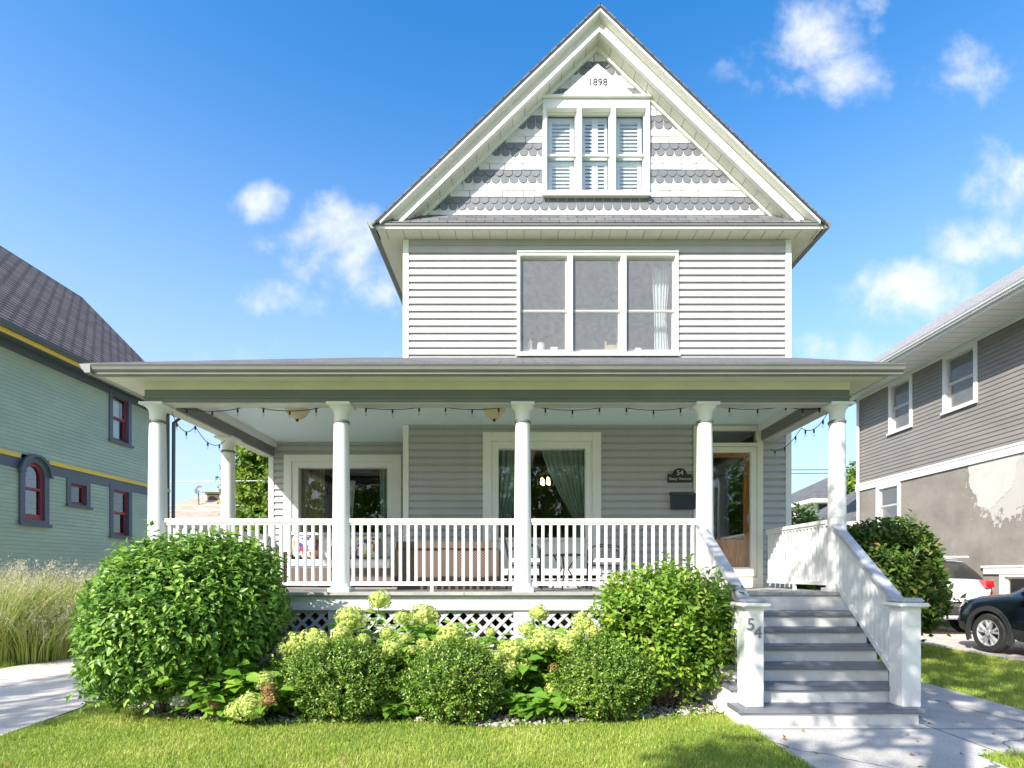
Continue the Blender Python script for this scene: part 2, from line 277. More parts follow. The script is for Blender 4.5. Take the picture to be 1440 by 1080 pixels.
# ------------------------------------------------------------------ object helpers
OFF = {}
def empty(name, loc, label, cat, group=None):
    o = bpy.data.objects.new(name, None); COL.objects.link(o); o.location = loc; o.empty_display_size = .2
    OFF[o.name] = Vector(loc); tag(o, label, cat, group); return o
def tag(o, label=None, cat=None, group=None, kind=None):
    if label: o['label'] = label
    if cat: o['category'] = cat
    if group: o['group'] = group
    if kind: o['kind'] = kind
    return o
class MB:
    def __init__(s): s.v = []; s.f = []; s.t = None
    def add(s, vs, fs):
        b = len(s.v); s.v.extend([tuple(p) for p in vs]); s.f.extend([tuple(b + i for i in f) for f in fs]); return s
    def box(s, x0, x1, y0, y1, z0, z1, mp=None):
        vs = [(x, y, z) for x in (x0, x1) for y in (y0, y1) for z in (z0, z1)]
        if mp: vs = [mp(*p) for p in vs]
        return s.add(vs, [(0, 1, 3, 2), (4, 6, 7, 5), (0, 4, 5, 1), (2, 3, 7, 6), (0, 2, 6, 4), (1, 5, 7, 3)])
    def bar(s, p, q, w, h, up=(0, 0, 1)):
        p, q = Vector(p), Vector(q); d = (q - p).normalized(); upv = Vector(up)
        sd = d.cross(upv)
        if sd.length < 1e-4: sd = d.cross(Vector((1, 0, 0)))
        sd.normalize(); u = sd.cross(d).normalized()
        vs = [e + sd * (a * w / 2) + u * (b * h / 2) for e in (p, q) for a in (-1, 1) for b in (-1, 1)]
        return s.add(vs, [(0, 1, 3, 2), (4, 6, 7, 5), (0, 4, 5, 1), (2, 3, 7, 6), (0, 2, 6, 4), (1, 5, 7, 3)])
    def tube(s, pts, rad, n=8, cap=True):
        pts = [Vector(p) for p in pts]
        if not hasattr(rad, '__len__'): rad = [rad] * len(pts)
        rings = []; prev = None
        for i, p in enumerate(pts):
            d = (pts[min(i + 1, len(pts) - 1)] - pts[max(i - 1, 0)]).normalized()
            a = prev if prev is not None else (Vector((1, 0, 0)) if abs(d.x) < .9 else Vector((0, 1, 0)))
            a = (a - d * a.dot(d)).normalized(); prev = a; b = d.cross(a)
            rings.append([p + (a * math.cos(2 * math.pi * k / n) + b * math.sin(2 * math.pi * k / n)) * rad[i] for k in range(n)])
        vs = [v for r in rings for v in r]; fs = []
        for i in range(len(pts) - 1):
            for k in range(n): fs.append((i * n + k, i * n + (k + 1) % n, (i + 1) * n + (k + 1) % n, (i + 1) * n + k))
        if cap: fs.append(tuple(range(n - 1, -1, -1))); fs.append(tuple((len(pts) - 1) * n + k for k in range(n)))
        return s.add(vs, fs)
    def lathe(s, prof, c=(0, 0, 0), n=24):
        vs = []; fs = []
        for r, z in prof:
            for k in range(n): vs.append((c[0] + r * math.cos(2 * math.pi * k / n), c[1] + r * math.sin(2 * math.pi * k / n), c[2] + z))
        for i in range(len(prof) - 1):
            for k in range(n): fs.append((i * n + k, i * n + (k + 1) % n, (i + 1) * n + (k + 1) % n, (i + 1) * n + k))
        fs.append(tuple(range(n - 1, -1, -1))); fs.append(tuple((len(prof) - 1) * n + k for k in range(n)))
        return s.add(vs, fs)
    def prism(s, poly, a, b, fn):
        n = len(poly); vs = [fn(u, v, a) for u, v in poly] + [fn(u, v, b) for u, v in poly]
        fs = [tuple(range(n)), tuple(range(2 * n - 1, n - 1, -1))] + [(i, n + i, n + (i + 1) % n, (i + 1) % n) for i in range(n)]
        return s.add(vs, fs)
    def build(s, name, m, parent=None, smooth=False, uv=False, bevel=0, recalc=True, tint=None):
        me = bpy.data.meshes.new(name)
        off = OFF.get(parent.name, Vector((0, 0, 0))) if parent else Vector((0, 0, 0))
        me.from_pydata([(p[0] - off.x, p[1] - off.y, p[2] - off.z) for p in s.v], [], s.f)
        if recalc or bevel:
            bm = bmesh.new(); bm.from_mesh(me)
            if recalc: bmesh.ops.recalc_face_normals(bm, faces=bm.faces)
            if bevel: bmesh.ops.bevel(bm, geom=list(bm.edges), offset=bevel, segments=2, affect='EDGES', clamp_overlap=True)
            bm.to_mesh(me); bm.free()
        if smooth:
            me.polygons.foreach_set('use_smooth', [True] * len(me.polygons))
            try: me.set_sharp_from_angle(angle=R(38))
            except Exception: pass
        if uv:
            l = me.uv_layers.new(name='uv'); Z = Vector((0, 0, 1))
            for pl in me.polygons:
                n = pl.normal
                if abs(n.z) > .995: a, b = Vector((1, 0, 0)), Vector((0, 1, 0))
                else: a = Z.cross(n).normalized(); b = n.cross(a)
                for li in pl.loop_indices:
                    p = me.vertices[me.loops[li].vertex_index].co; l.data[li].uv = (p.dot(a) + 50, p.dot(b) + 50)
        o = bpy.data.objects.new(name, me); COL.objects.link(o)
        if m: me.materials.append(m)
        if parent: o.parent = parent; OFF[o.name] = off
        return o
def inst(src, dloc, parent):
    o = src.copy(); COL.objects.link(o); o.parent = parent; o.location = src.location + Vector(dloc); OFF[o.name] = OFF.get(parent.name, Vector()); return o
def npmesh(name, V, Fc, m, parent=None, tint=None, smooth=False):
    """V (n,3) array, Fc (k,3|4) array"""
    me = bpy.data.meshes.new(name); off = OFF.get(parent.name, Vector((0, 0, 0))) if parent else Vector((0, 0, 0))
    V = np.asarray(V, dtype=np.float32) - np.array(off, dtype=np.float32)
    k = Fc.shape[1]
    me.vertices.add(len(V)); me.vertices.foreach_set('co', V.ravel())
    me.loops.add(Fc.size); me.loops.foreach_set('vertex_index', Fc.astype(np.int32).ravel())
    me.polygons.add(len(Fc)); me.polygons.foreach_set('loop_start', np.arange(0, Fc.size, k, dtype=np.int32))
    me.polygons.foreach_set('loop_total', np.full(len(Fc), k, dtype=np.int32))
    if smooth: me.polygons.foreach_set('use_smooth', np.ones(len(Fc), dtype=bool))
    me.update(calc_edges=True)
    if tint is not None:
        a = me.attributes.new('tint', 'FLOAT', 'POINT'); a.data.foreach_set('value', np.asarray(tint, dtype=np.float32))
    me.materials.append(m)
    o = bpy.data.objects.new(name, me); COL.objects.link(o)
    if parent: o.parent = parent; OFF[o.name] = off
    return o
def text(name, body, size, mp_loc, rot, m, parent, extrude=.004, align='CENTER'):
    cu = bpy.data.curves.new(name, 'FONT'); cu.body = body; cu.size = size; cu.extrude = extrude; cu.align_x = align; cu.align_y = 'CENTER'
    tmp = bpy.data.objects.new('tmp_text', cu); COL.objects.link(tmp)
    bpy.context.view_layer.update()
    me = bpy.data.meshes.new_from_object(tmp.evaluated_get(bpy.context.evaluated_depsgraph_get()))
    bpy.data.objects.remove(tmp)
    me.transform(Matrix.Translation(Vector(mp_loc) - OFF.get(parent.name, Vector())) @ Matrix.Rotation(R(90), 4, 'X') @ Matrix.Rotation(rot, 4, 'Z'))
    me.materials.clear(); me.materials.append(m)
    o = bpy.data.objects.new(name, me); COL.objects.link(o); o.parent = parent; return o

# wall-mapped helpers: (u along wall, z up, o outward)
def front(y): return lambda u, o, z: (u, y - o, z)
def east(x): return lambda u, o, z: (x + o, u, z)
def west(x): return lambda u, o, z: (x - o, u, z)
def siding(mb, mp, u0, u1, z0, z1, e=.121, lip=.02, openings=(), z_start=None, top=None, dutch=False):
    """lapped courses; top(z)->(u0,u1) optional clip"""
    z = z_start if z_start is not None else z0
    while z < z1 - 1e-4:
        za, zb = max(z, z0), min(z + e, z1)
        cuts = sorted({za, zb} | {q for op in openings for q in (op[2], op[3]) if za < q < zb})
        for a, b in zip(cuts[:-1], cuts[1:]):
            mid = (a + b) / 2; iv = [(u0, u1)]
            if top: iv = [top(b)]
            for op in openings:
                if op[2] < mid < op[3]:
                    nv = []
                    for s0, s1 in iv:
                        if op[1] <= s0 or op[0] >= s1: nv.append((s0, s1)); continue
                        if op[0] > s0: nv.append((s0, op[0]))
                        if op[1] < s1: nv.append((op[1], s1))
                    iv = nv
            prof = [(0, lip), (.68 * e, lip * .62), (.80 * e, -.003), (e, -.004)] if dutch else [(0, lip), (e, 0)]
            po = lambda h: float(np.interp(h, [q[0] for q in prof], [q[1] for q in prof])); oa = po(a - z)
            hs_ = [a] + [z + q[0] for q in prof if a + 1e-5 < z + q[0] < b - 1e-5] + [b]
            for s0, s1 in iv:
                if s1 - s0 < 1e-3: continue
                for h0, h1 in zip(hs_[:-1], hs_[1:]):
                    mb.add([mp(s0, po(h0 - z), h0), mp(s1, po(h0 - z), h0), mp(s1, po(h1 - z), h1), mp(s0, po(h1 - z), h1)], [(0, 1, 2, 3)])
                if abs(a - z) < 1e-6:
                    mb.add([mp(s0, -.004, a), mp(s1, -.004, a), mp(s1, oa, a), mp(s0, oa, a)], [(0, 1, 2, 3)])
        z += e
    return mb
def ring(mb, mp, u0, u1, z0, z1, w, o0, o1, wb=None, wt=None):
    wb = w if wb is None else wb; wt = w if wt is None else wt
    mb.box(u0, u0 + w, o0, o1, z0, z1, mp); mb.box(u1 - w, u1, o0, o1, z0, z1, mp)
    mb.box(u0 + w, u1 - w, o0, o1, z0, z0 + wb, mp); mb.box(u0 + w, u1 - w, o0, o1, z1 - wt, z1, mp)
def pane_quad(mp, u0, u1, z0, z1, o):
    return MB().add([mp(u0, o, z0), mp(u1, o, z0), mp(u1, o, z1), mp(u0, o, z1)], [(0, 1, 2, 3)])
def room_box(mp, u0, u1, z0, z1, o0, o1):
    mb = MB(); vs = [mp(u, o, z) for u in (u0, u1) for o in (o0, o1) for z in (z0, z1)]
    # o0 is the open (front) side
    return mb.add(vs, [(2, 3, 7, 6), (0, 1, 3, 2), (4, 6, 7, 5), (0, 2, 6, 4), (1, 5, 7, 3)])
def dh_window(parent, mp, u0, u1, z0, z1, cm, sm, cw=.1, sill=True, mid=.5, room=None, glass='glass', screen=False, sash_w=.045, depth=.12, ct=None, head=False, kind='double'):
    """casing ring with opening u0..u1,z0..z1 inside casing width cw; returns the window part"""
    mb = MB(); ring(mb, mp, u0 - cw, u1 + cw, z0 - cw * .6, z1 + (ct or cw), cw, -depth, .035, wb=cw * .6, wt=ct or cw)
    if sill: mb.box(u0 - cw - .03, u1 + cw + .03, .036, .075, z0 - cw * .6 - .02, z0 - cw * .6 + .035, mp)
    if head: mb.box(u0 - cw - .03, u1 + cw + .03, .036, .07, z1 + (ct or cw) - .03, z1 + (ct or cw) + .02, mp)
    w = mb.build('window', M[cm], parent)
    sashes(w, mp, u0, u1, z0, z1, sm, mid, glass, screen, sash_w, kind)
    if room: room_box(mp, u0 - cw - .3, u1 + cw + .3, z0 - .5, z1 + .3, -depth - .01, -depth - 1.2).build('room_interior', M[room], w)
    return w
def sashes(w, mp, u0, u1, z0, z1, sm, mid=.5, glass='glass', screen=False, s=.045, kind='double'):
    zm = z0 + (z1 - z0) * mid
    if kind == 'double':
        a = MB(); ring(a, mp, u0, u1, zm - .015, z1, s, -.065, -.03); a.build('sash', M[sm], w)
        b = MB(); ring(b, mp, u0, u1, z0, zm + .02, s, -.105, -.068, wb=s * 1.4); b.build('sash', M[sm], w)
        pane_quad(mp, u0 + s, u1 - s, zm, z1 - s, -.05).build('pane', M[glass], w, recalc=False)
        pane_quad(mp, u0 + s, u1 - s, z0 + s, zm, -.085).build('pane', M[glass], w, recalc=False)
        if screen: pane_quad(mp, u0 + .01, u1 - .01, z0 + .01, z1 - .01, -.02).build('insect_screen', M['screen'], w, recalc=False)
    else:
        a = MB(); ring(a, mp, u0, u1, z0, z1, s, -.085, -.04); a.build('sash', M[sm], w)
        pane_quad(mp, u0 + s, u1 - s, z0 + s, z1 - s, -.06).build('pane', M[glass], w, recalc=False)
def drape(name, label, cat, mp, poly_top, poly_bot, z0, z1, o, m, pleats=8, amp=.035, tie=None, group=None):
    """curtain between (u0,u1) at the top and at the bottom, pinched at tie=(frac, u0, u1)"""
    nu, nz = pleats * 6, 16; V = []; 
    for j in range(nz + 1):
        f = j / nz; z = z1 + (z0 - z1) * f
        if tie and f <= tie[0]: g = (f / tie[0]) ** 1.3; a = poly_top[0] + (tie[1] - poly_top[0]) * g; b = poly_top[1] + (tie[2] - poly_top[1]) * g
        elif tie: g = (f - tie[0]) / (1 - tie[0]); a = tie[1] + (poly_bot[0] - tie[1]) * g; b = tie[2] + (poly_bot[1] - tie[2]) * g
        else: a = poly_top[0] + (poly_bot[0] - poly_top[0]) * f; b = poly_top[1] + (poly_bot[1] - poly_top[1]) * f
        for i in range(nu + 1):
            h = i / nu; u = a + (b - a) * h
            V.append(mp(u, o + amp * math.sin(h * pleats * 2 * math.pi + .6 * math.sin(h * 9)) , z))
    Fs = [(j * (nu + 1) + i, j * (nu + 1) + i + 1, (j + 1) * (nu + 1) + i + 1, (j + 1) * (nu + 1) + i) for j in range(nz) for i in range(nu)]
    ob = MB().add(V, Fs).build(name, M[m], None, smooth=True, recalc=False); tag(ob, label, cat, group); return ob
exec_parts = []
# ================================================================== GREY HOUSE
HX0, HX1, HY = -1.894, 4.558, 9.08
CX = (HX0 + HX1) / 2
PF = 1.25                       # porch floor
fm = front(HY)
house = empty('grey_house', (CX, HY, 0), 'grey two storey house with white gable, full width front porch and wooden front steps', 'house')
H = lambda mb, n, m, **k: mb.build(n, M[m], house, **k)
# openings
OP2 = (0.0, 2.675, 5.10, 6.81)                # second floor triple window
OPC = (-.308, 1.137, 2.08, 3.56)              # porch centre window
OPD = (3.05, 3.985, 1.32, 3.92)               # door
# ground floor wall under the porch
w = MB(); siding(w, fm, HX0 + .09, HX1 - .09, PF, 3.97, openings=[(OPC[0]-.2, OPC[1]+.2, 1.4, 3.80), (2.92, 4.08, PF, 3.97)], lip=.022, dutch=True)
H(w, 'porch_wall_siding', 'siding', recalc=False)
w = MB(); siding(w, fm, HX0 + .09, HX1 - .09, 5.03, 6.94, openings=[OP2], z_start=5.0, lip=.022, dutch=True)
H(w, 'upper_wall_siding', 'siding', recalc=False)
for a, b in ((HX0, HX0 + .095), (HX1 - .095, HX1)):
    for c, d in ((PF, 3.95), (4.9, 7.03)): H(MB().box(a, b, -.095, .028, c, d, fm), 'corner_board', 'white', bevel=.004)
H(MB().box(HX0 + .095, HX1 - .095, -.03, .012, 6.86, 7.03, fm), 'frieze_board', 'siding')
# shell of the main body (sides, back)
w = MB(); e = east(HX1 - .001)
siding(w, e, HY + .1, 18.5, .3, 7.1); siding(w, west(HX0 + .001), HY + .1, 18.5, .3, 7.1)
siding(w, lambda u, o, z: (u, 18.5 + o, z), HX0, HX1, .3, 7.1)
H(w, 'side_wall_siding', 'siding', recalc=False)
w = MB(); w.box(HX0 + .02, HX1 - .02, HY + .3, 18.45, 7.08, 7.14); w.box(HX0 + .02, HX1 - .02, HY + .2, 18.45, 3.99, 4.9)
w.box(HX0 + .02, HX1 - .02, HY + .2, 18.45, .0, 1.22)
H(w, 'floor_structure', 'dark')
# rooms behind the glass
H(room_box(fm, HX0 + .1, HX1 - .1, 1.24, 3.97, -.16, -4.2), 'lower_room', 'room', recalc=False)
H(room_box(fm, HX0 + .1, HX1 - .1, 4.92, 7.06, -.16, -3.2), 'upper_room', 'roomgrey', recalc=False)

# ---- second floor triple window
w = MB(); u0, u1, z0, z1 = OP2
ring(w, fm, u0, u1, z0, z1, .05, -.14, .045, wb=.055, wt=.055)
pw = [(.05, .833), (.922, 1.723), (1.812, 2.625)]
for a, b in ((.833, .922), (1.723, 1.812)): w.box(a, b, -.14, .043, z0 + .055, z1 - .055, fm)
w.box(u0 - .03, u1 + .02, .046, .085, z0 - .02, z0 + .03, fm); w.box(u0, u1, .046, .06, z1 - .004, z1 + .012, fm)
tw = H(w, 'triple_window', 'white')
for a, b in pw: sashes(tw, fm, a, b, z0 + .055, z1 - .055, 'cream', .45, 'glass', True, .026)
# ---- porch centre window
w = MB(); a, b, z0, z1 = OPC
ring(w, fm, a - .26, b + .26, 1.45, 3.83, .15, -.02, .04, wb=.12, wt=.15)
ring(w, fm, a - .11, b + .11, 1.57, 3.68, .11, -.14, .02, wb=.51, wt=.12)
w.box(a - .14, b + .14, .021, .07, 2.03, 2.07, fm)
cw = H(w, 'picture_window', 'white', bevel=.006)
MB().add([fm(a, -.08, z0), fm(b, -.08, z0), fm(b, -.08, z1), fm(a, -.08, z1)], [(0, 1, 2, 3)]).build('pane', M['glass'], cw, recalc=False)
# ---- wing with the left window
WY = 10.27; wm = front(WY); WX0 = -4.67
OPW = (-4.11, -2.437, 2.25, 3.47)
w = MB(); siding(w, wm, WX0 + .1, HX0, PF, 3.97, openings=[(-4.36, -2.19, 1.5, 3.70)], lip=.022, dutch=True)
siding(w, west(WX0 + .001), WY + .08, 15.0, .3, 3.97)
siding(w, west(HX0 + .001), HY + .096, WY - .02, PF, 3.97)
siding(w, lambda u, o, z: (u, 15.0 + o, z), WX0, HX0, .3, 3.97)
H(w, 'wing_wall_siding', 'siding', recalc=False)
H(MB().box(WX0, WX0 + .1, -.1, .03, PF, 3.94, wm), 'wing_corner_board', 'white', bevel=.004)
w = MB(); ring(w, wm, -4.38, -2.17, 1.45, 3.71, .15, -.02, .04, wb=.1, wt=.13); ring(w, wm, -4.23, -2.32, 1.55, 3.58, .12, -.14, .02, wb=.70, wt=.11)
w.box(-4.26, -2.29, .021, .07, 2.20, 2.245, wm)
lw = H(w, 'wing_window', 'white', bevel=.006)
MB().add([wm(OPW[0], -.08, OPW[2]), wm(OPW[1], -.08, OPW[2]), wm(OPW[1], -.08, OPW[3]), wm(OPW[0], -.08, OPW[3])], [(0, 1, 2, 3)]).build('pane', M['glass'], lw, recalc=False)
H(room_box(wm, WX0 + .12, HX0 - .05, 1.24, 3.97, -.16, -3.2), 'wing_room', 'room', recalc=False)
# ---- door
w = MB()
w.box(2.93, 3.03, -.12, .035, PF, 3.94, fm); w.box(3.985, 4.085, -.12, .035, PF, 3.94, fm)          # jambs
w.box(3.03, 3.985, -.12, .034, 3.86, 3.94, fm); w.box(3.03, 3.985, -.12, .05, 3.59, 3.65, fm)
w.box(3.03, 3.985, -.12, .06, PF + .0, PF + .17, fm)
dr = H(w, 'front_door', 'cream', bevel=.005)
MB().add([fm(3.03, -.05, 3.65), fm(3.985, -.05, 3.65), fm(3.985, -.05, 3.86), fm(3.03, -.05, 3.86)], [(0, 1, 2, 3)]).build('transom_pane', M['glassdark'], dr, recalc=False)
w = MB(); ring(w, fm, 3.035, 3.98, 1.43, 3.585, .10, -.045, .03, wb=.16, wt=.09); w.build('storm_door', M['cream'], dr, bevel=.004)
pane_quad(fm, 3.135, 3.88, 1.59, 3.495, -.01).build('storm_pane', M['glass'], dr, recalc=False)
w = MB(); ring(w, fm, 3.05, 3.97, 1.43, 3.58, .15, -.15, -.10, wb=.62, wt=.14)
ring(w, fm, 3.3, 3.72, 1.55, 1.95, .05, -.1, -.085)
w.build('wooden_door', M['wood'], dr, bevel=.004)
pane_quad(fm, 3.20, 3.82, 2.05, 3.44, -.125).build('door_pane', M['glass'], dr, recalc=False)
w = MB(); w.box(3.815, 3.84, .031, .05, 2.32, 2.45, fm); w.tube([fm(3.83, .045, 2.38), fm(3.83, .075, 2.38), fm(3.78, .08, 2.38)], .008, 8); w.build('door_handle', M['steel'], dr)

# ---- porch floor, fascia, lattice skirt
PY0 = 6.88
w = MB(); w.box(-4.86, 4.32, PY0, WY, PF - .04, PF); H(w, 'porch_floor', 'floor', uv=True)
w = MB(); w.box(-4.80, 2.33, 6.94, 6.99, 1.02, PF - .04); w.box(-4.80, -4.75, 6.99, WY, 1.02, PF - .04); w.box(4.2, 4.25, 6.95, HY, .0, PF - .0405)
H(w, 'porch_skirt_board', 'white')
for x in (-4.69, -2.293, .074, 2.36): H(MB().box(x - .12, x + .12, 6.965, 7.2, 0, 1.018), 'porch_pier', 'lattice')
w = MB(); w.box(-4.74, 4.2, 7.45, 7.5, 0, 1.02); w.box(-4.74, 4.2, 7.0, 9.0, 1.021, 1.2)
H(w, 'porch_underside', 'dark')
for k in range(6): H(MB().box(-4.4 + k * 1.25, -4.15 + k * 1.25, 7.33, 7.42, 0, 1.0), 'brick_pier', 'brick', uv=True)
H(MB().box(-4.70, -2.35, 7.43, 7.445, 0, 1.0), 'foundation_brick', 'brick', uv=True)
for x0, x1 in ((-4.57, -2.413), (-2.173, -.046), (.194, 2.24)):
    w = MB(); z0, z1 = .03, 1.0; p = .165
    for layer, sgn in ((0, 1), (1, -1)):
        y0 = 7.0 + layer * .008
        k = -40
        while k < 60:
            # strip through (x = x0 + k*p) slope +-1, clipped to the rect
            xa = x0 + k * p; pts = []
            for (zz) in (z0, z1):
                pts.append((xa + sgn * (zz - z0), zz))
            (xa_, za_), (xb_, zb_) = pts
            def clip(xc, A, B):
                t = (xc - A[0]) / (B[0] - A[0]); return (xc, A[1] + t * (B[1] - A[1]))
            A, B = pts
            if A[0] > B[0]: A, B = B, A
            if B[0] > x0 and A[0] < x1:
                if A[0] < x0: A = clip(x0, A, B)
                if B[0] > x1: B = clip(x1, A, B)
                if B[0] - A[0] > .03: w.bar((A[0], y0, A[1]), (B[0], y0, B[1]), .006, .042, up=(0, 0, 1)) if False else w.bar((A[0], y0, A[1]), (B[0], y0, B[1]), .042, .006, up=(0, 1, 0))
            k += 1
    w.box(x0, x1, 6.985, 6.997, .985, 1.018); H(w, 'lattice_panel', 'lattice', recalc=False)

# ---- columns
def column_mesh():
    sh = MB().lathe([(.118, .07), (.122, .075), (.122, .085), (.112, .10), (.110, .12), (.110, .8), (.106, 1.4), (.098, 2.0), (.094, 2.19)], n=28)
    nk = MB().lathe([(.104, 2.19), (.108, 2.20), (.108, 2.215), (.100, 2.225)], n=28)
    cp = MB().lathe([(.092, 2.225), (.092, 2.30), (.098, 2.34), (.112, 2.37), (.135, 2.395), (.142, 2.405)], n=28)
    cp.box(-.15, .15, -.15, .15, 2.4055, 2.438)
    bs = MB(); bs.box(-.135, .135, -.135, .135, .001, .05); bs.lathe([(.128, .0505), (.134, .058), (.128, .069)], n=28)
    return sh, nk, cp, bs
colpos = [(-4.69, 7.12), (-2.293, 7.12), (.074, 7.12), (2.45, 7.12), (4.177, 7.12), (-4.69, 8.86)]
for i, (x, y) in enumerate(colpos):
    if i == 0:
        sh, nk, cp, bs = column_mesh()
        OFF['__c'] = Vector()
        first = []
        c0 = sh.build('column', M['white'], None, smooth=True); c0.parent = house; c0.location = Vector((x, y, PF)) - Vector(house.location); OFF[c0.name] = Vector()
        kids = [nk.build('neck_ring', M['trimgrey'], None, smooth=True), cp.build('capital', M['white'], None, smooth=True), bs.build('column_base', M['white'], None, smooth=True)]
        for k in kids: k.parent = c0
    else:
        c = c0.copy(); COL.objects.link(c); c.location = Vector((x, y, PF)) - Vector(house.location)
        for k in kids:
            q = k.copy(); COL.objects.link(q); q.parent = c
# ---- beams, frieze, soffit, ceiling, porch roof, gutter
w = MB(); w.box(-4.78, 4.27, 7.0, 7.22, 3.69, 3.845); w.box(-4.78, -4.56, 7.22, WY - .031, 3.692, 3.845); w.box(4.05, 4.27, 7.22, HY - .031, 3.692, 3.845)
w.box(-4.79, 4.28, 6.985, 7.0, 3.735, 3.76)
H(w, 'porch_beam', 'trimgrey')
w = MB(); w.box(-4.77, 4.26, 7.02, 7.2, 3.672, 3.6895); w.box(-4.76, -4.58, 7.2, WY - .04, 3.672, 3.6915); w.box(4.07, 4.25, 7.2, HY - .04, 3.672, 3.6915)
H(w, 'beam_lining', 'gutterlight')
w = MB(); w.box(-4.78, 4.27, 6.995, 7.06, 3.8455, 3.95); w.box(-4.78, -4.72, 7.06, WY, 3.8455, 3.95); w.box(4.21, 4.27, 7.06, HY, 3.8455, 3.95)
H(w, 'porch_frieze', 'cream')
w = MB()
w.add([(-5.11, 6.67, 3.90), (4.53, 6.67, 3.90), (4.26, 7.0, 3.946), (-4.77, 7.0, 3.946), (-5.11, WY, 3.90), (-4.77, WY, 3.946), (4.53, HY, 3.90), (4.26, HY, 3.946)], [(0, 1, 2, 3), (0, 3, 5, 4), (1, 6, 7, 2)])
H(w, 'porch_soffit', 'cream', recalc=False)
w = MB()
x = -4.9
while x < 4.3: w.box(x, x + .004, 6.70, 6.95, 3.9005 + .045 * .1, 3.904 + .045 * .1); x += .30
H(MB().box(-4.74, 4.22, 7.06, WY + .02, 3.955, 3.975), 'porch_ceiling', 'ceiling')
w = MB(); w.box(-4.56, 4.05, 7.221, 7.26, 3.90, 3.9545); w.box(-4.56, -4.50, 7.26, WY - .03, 3.846, 3.9545); w.box(3.99, 4.05, 7.26, HY - .03, 3.846, 3.9545)
H(w, 'ceiling_moulding', 'white')
# porch roof
def slab(mb, quad, th):
    q = [Vector(p) for p in quad]; n = (q[1] - q[0]).cross(q[2] - q[0]).normalized()
    if n.z < 0: n = -n
    k = len(q); mb.add([tuple(p) for p in q] + [tuple(p - n * th) for p in q], [tuple(range(k)), tuple(range(2 * k - 1, k - 1, -1))] + [(i, (i + 1) % k, k + (i + 1) % k, k + i) for i in range(k)])
ez = 4.02
w = MB(); top = ez + .42 * (HY + .02 - 6.56)
hx = -5.22 + (top - ez) / .42
slab(w, [(-5.22, 6.56, ez), (4.60, 6.56, ez), (4.60, HY + .02, top), (hx, HY + .02, top)], .03)
slab(w, [(-5.22, 6.56, ez), (hx, HY + .02, top), (hx, 13.5, top), (-5.22, 15.2, ez)], .03)
w.add([(hx, HY + .1, top), (HX0, HY + .1, top + .03), (HX0, 15.0, top + .03), (hx, 13.5, top)], [(0, 1, 2, 3)])
H(w, 'porch_roof', 'roof', uv=True)
w = MB(); w.box(-5.11, 4.53, 6.655, 6.67, 3.885, 4.0); w.box(-5.11, -5.095, 6.67, 15, 3.885, 4.0); w.add([(4.53, 6.655, 3.885), (4.53, HY, 3.885), (4.53, HY, 5.05), (4.53, 6.655, 4.0)], [(0, 1, 2, 3)])
H(w, 'porch_fascia', 'gutterlight', recalc=False)
def gutter(mb, p, q, outdir, s=1.0):
    """K-style gutter from p to q (back top edge), profile extruded"""
    prof = [(0, 0), (.125 * s, 0), (.132 * s, -.008 * s), (.125 * s, -.016 * s), (.115 * s, -.03 * s), (.105 * s, -.06 * s), (.075 * s, -.085 * s), (.072 * s, -.105 * s), (0, -.105 * s)]
    p, q, od = Vector(p), Vector(q), Vector(outdir)
    n = len(prof); vs = [e + od * a + Vector((0, 0, b)) for e in (p, q) for a, b in prof]
    mb.add(vs, [tuple(range(n)), tuple(range(2 * n - 1, n - 1, -1))] + [(i, (i + 1) % n, n + (i + 1) % n, n + i) for i in range(n)])
w = MB(); gutter(w, (-5.11, 6.654, 4.0), (4.66, 6.654, 4.0), (0, -1, 0)); gutter(w, (-5.112, 6.53, 4.0), (-5.112, 15, 4.0), (-1, 0, 0))
H(w, 'porch_gutter', 'gutter')

# ---- railings
def spindle(): return MB().box(-.019, .019, -.019, .019, 0, .80)
sp = spindle().build('baluster', M['white'], None, bevel=.003)
sp_used = [False]
def put_baluster(par, p, zscale=1):
    if not sp_used[0]: o = sp; sp_used[0] = True
    else: o = sp.copy(); COL.objects.link(o)
    o.parent = par; o.location = Vector(p) - Vector(house.location); o.scale = (1, 1, zscale); OFF[o.name] = Vector()
def railing(p, q, n, post=True):
    p, q = Vector(p), Vector(q); z0 = PF
    w = MB(); w.bar(p + Vector((0, 0, .925)), q + Vector((0, 0, .925)), .07, .05); w.bar(p + Vector((0, 0, .885)), q + Vector((0, 0, .885)), .04, .03)
    w.bar(p + Vector((0, 0, .105)), q + Vector((0, 0, .105)), .045, .05)
    m = (p + q) / 2
    if post: w.box(m.x - .02, m.x + .02, m.y - .02, m.y + .02, PF, PF + .08)
    r = H(w, 'railing', 'white')
    for k in range(n):
        b = p.lerp(q, (k + .5) / n); put_baluster(r, (b.x, b.y, PF + .125), .93)
yr = 7.12
railing((-4.58, yr, PF), (-2.40, yr, PF), 21); railing((-2.185, yr, PF), (-.035, yr, PF), 21); railing((.185, yr, PF), (2.34, yr, PF), 21)
railing((-4.69, 7.24, PF), (-4.69, 8.74, PF), 15); railing((-4.69, 8.98, PF), (-4.69, WY - .04, PF), 12)
railing((4.12, 7.24, PF), (4.12, 8.95, PF), 18)
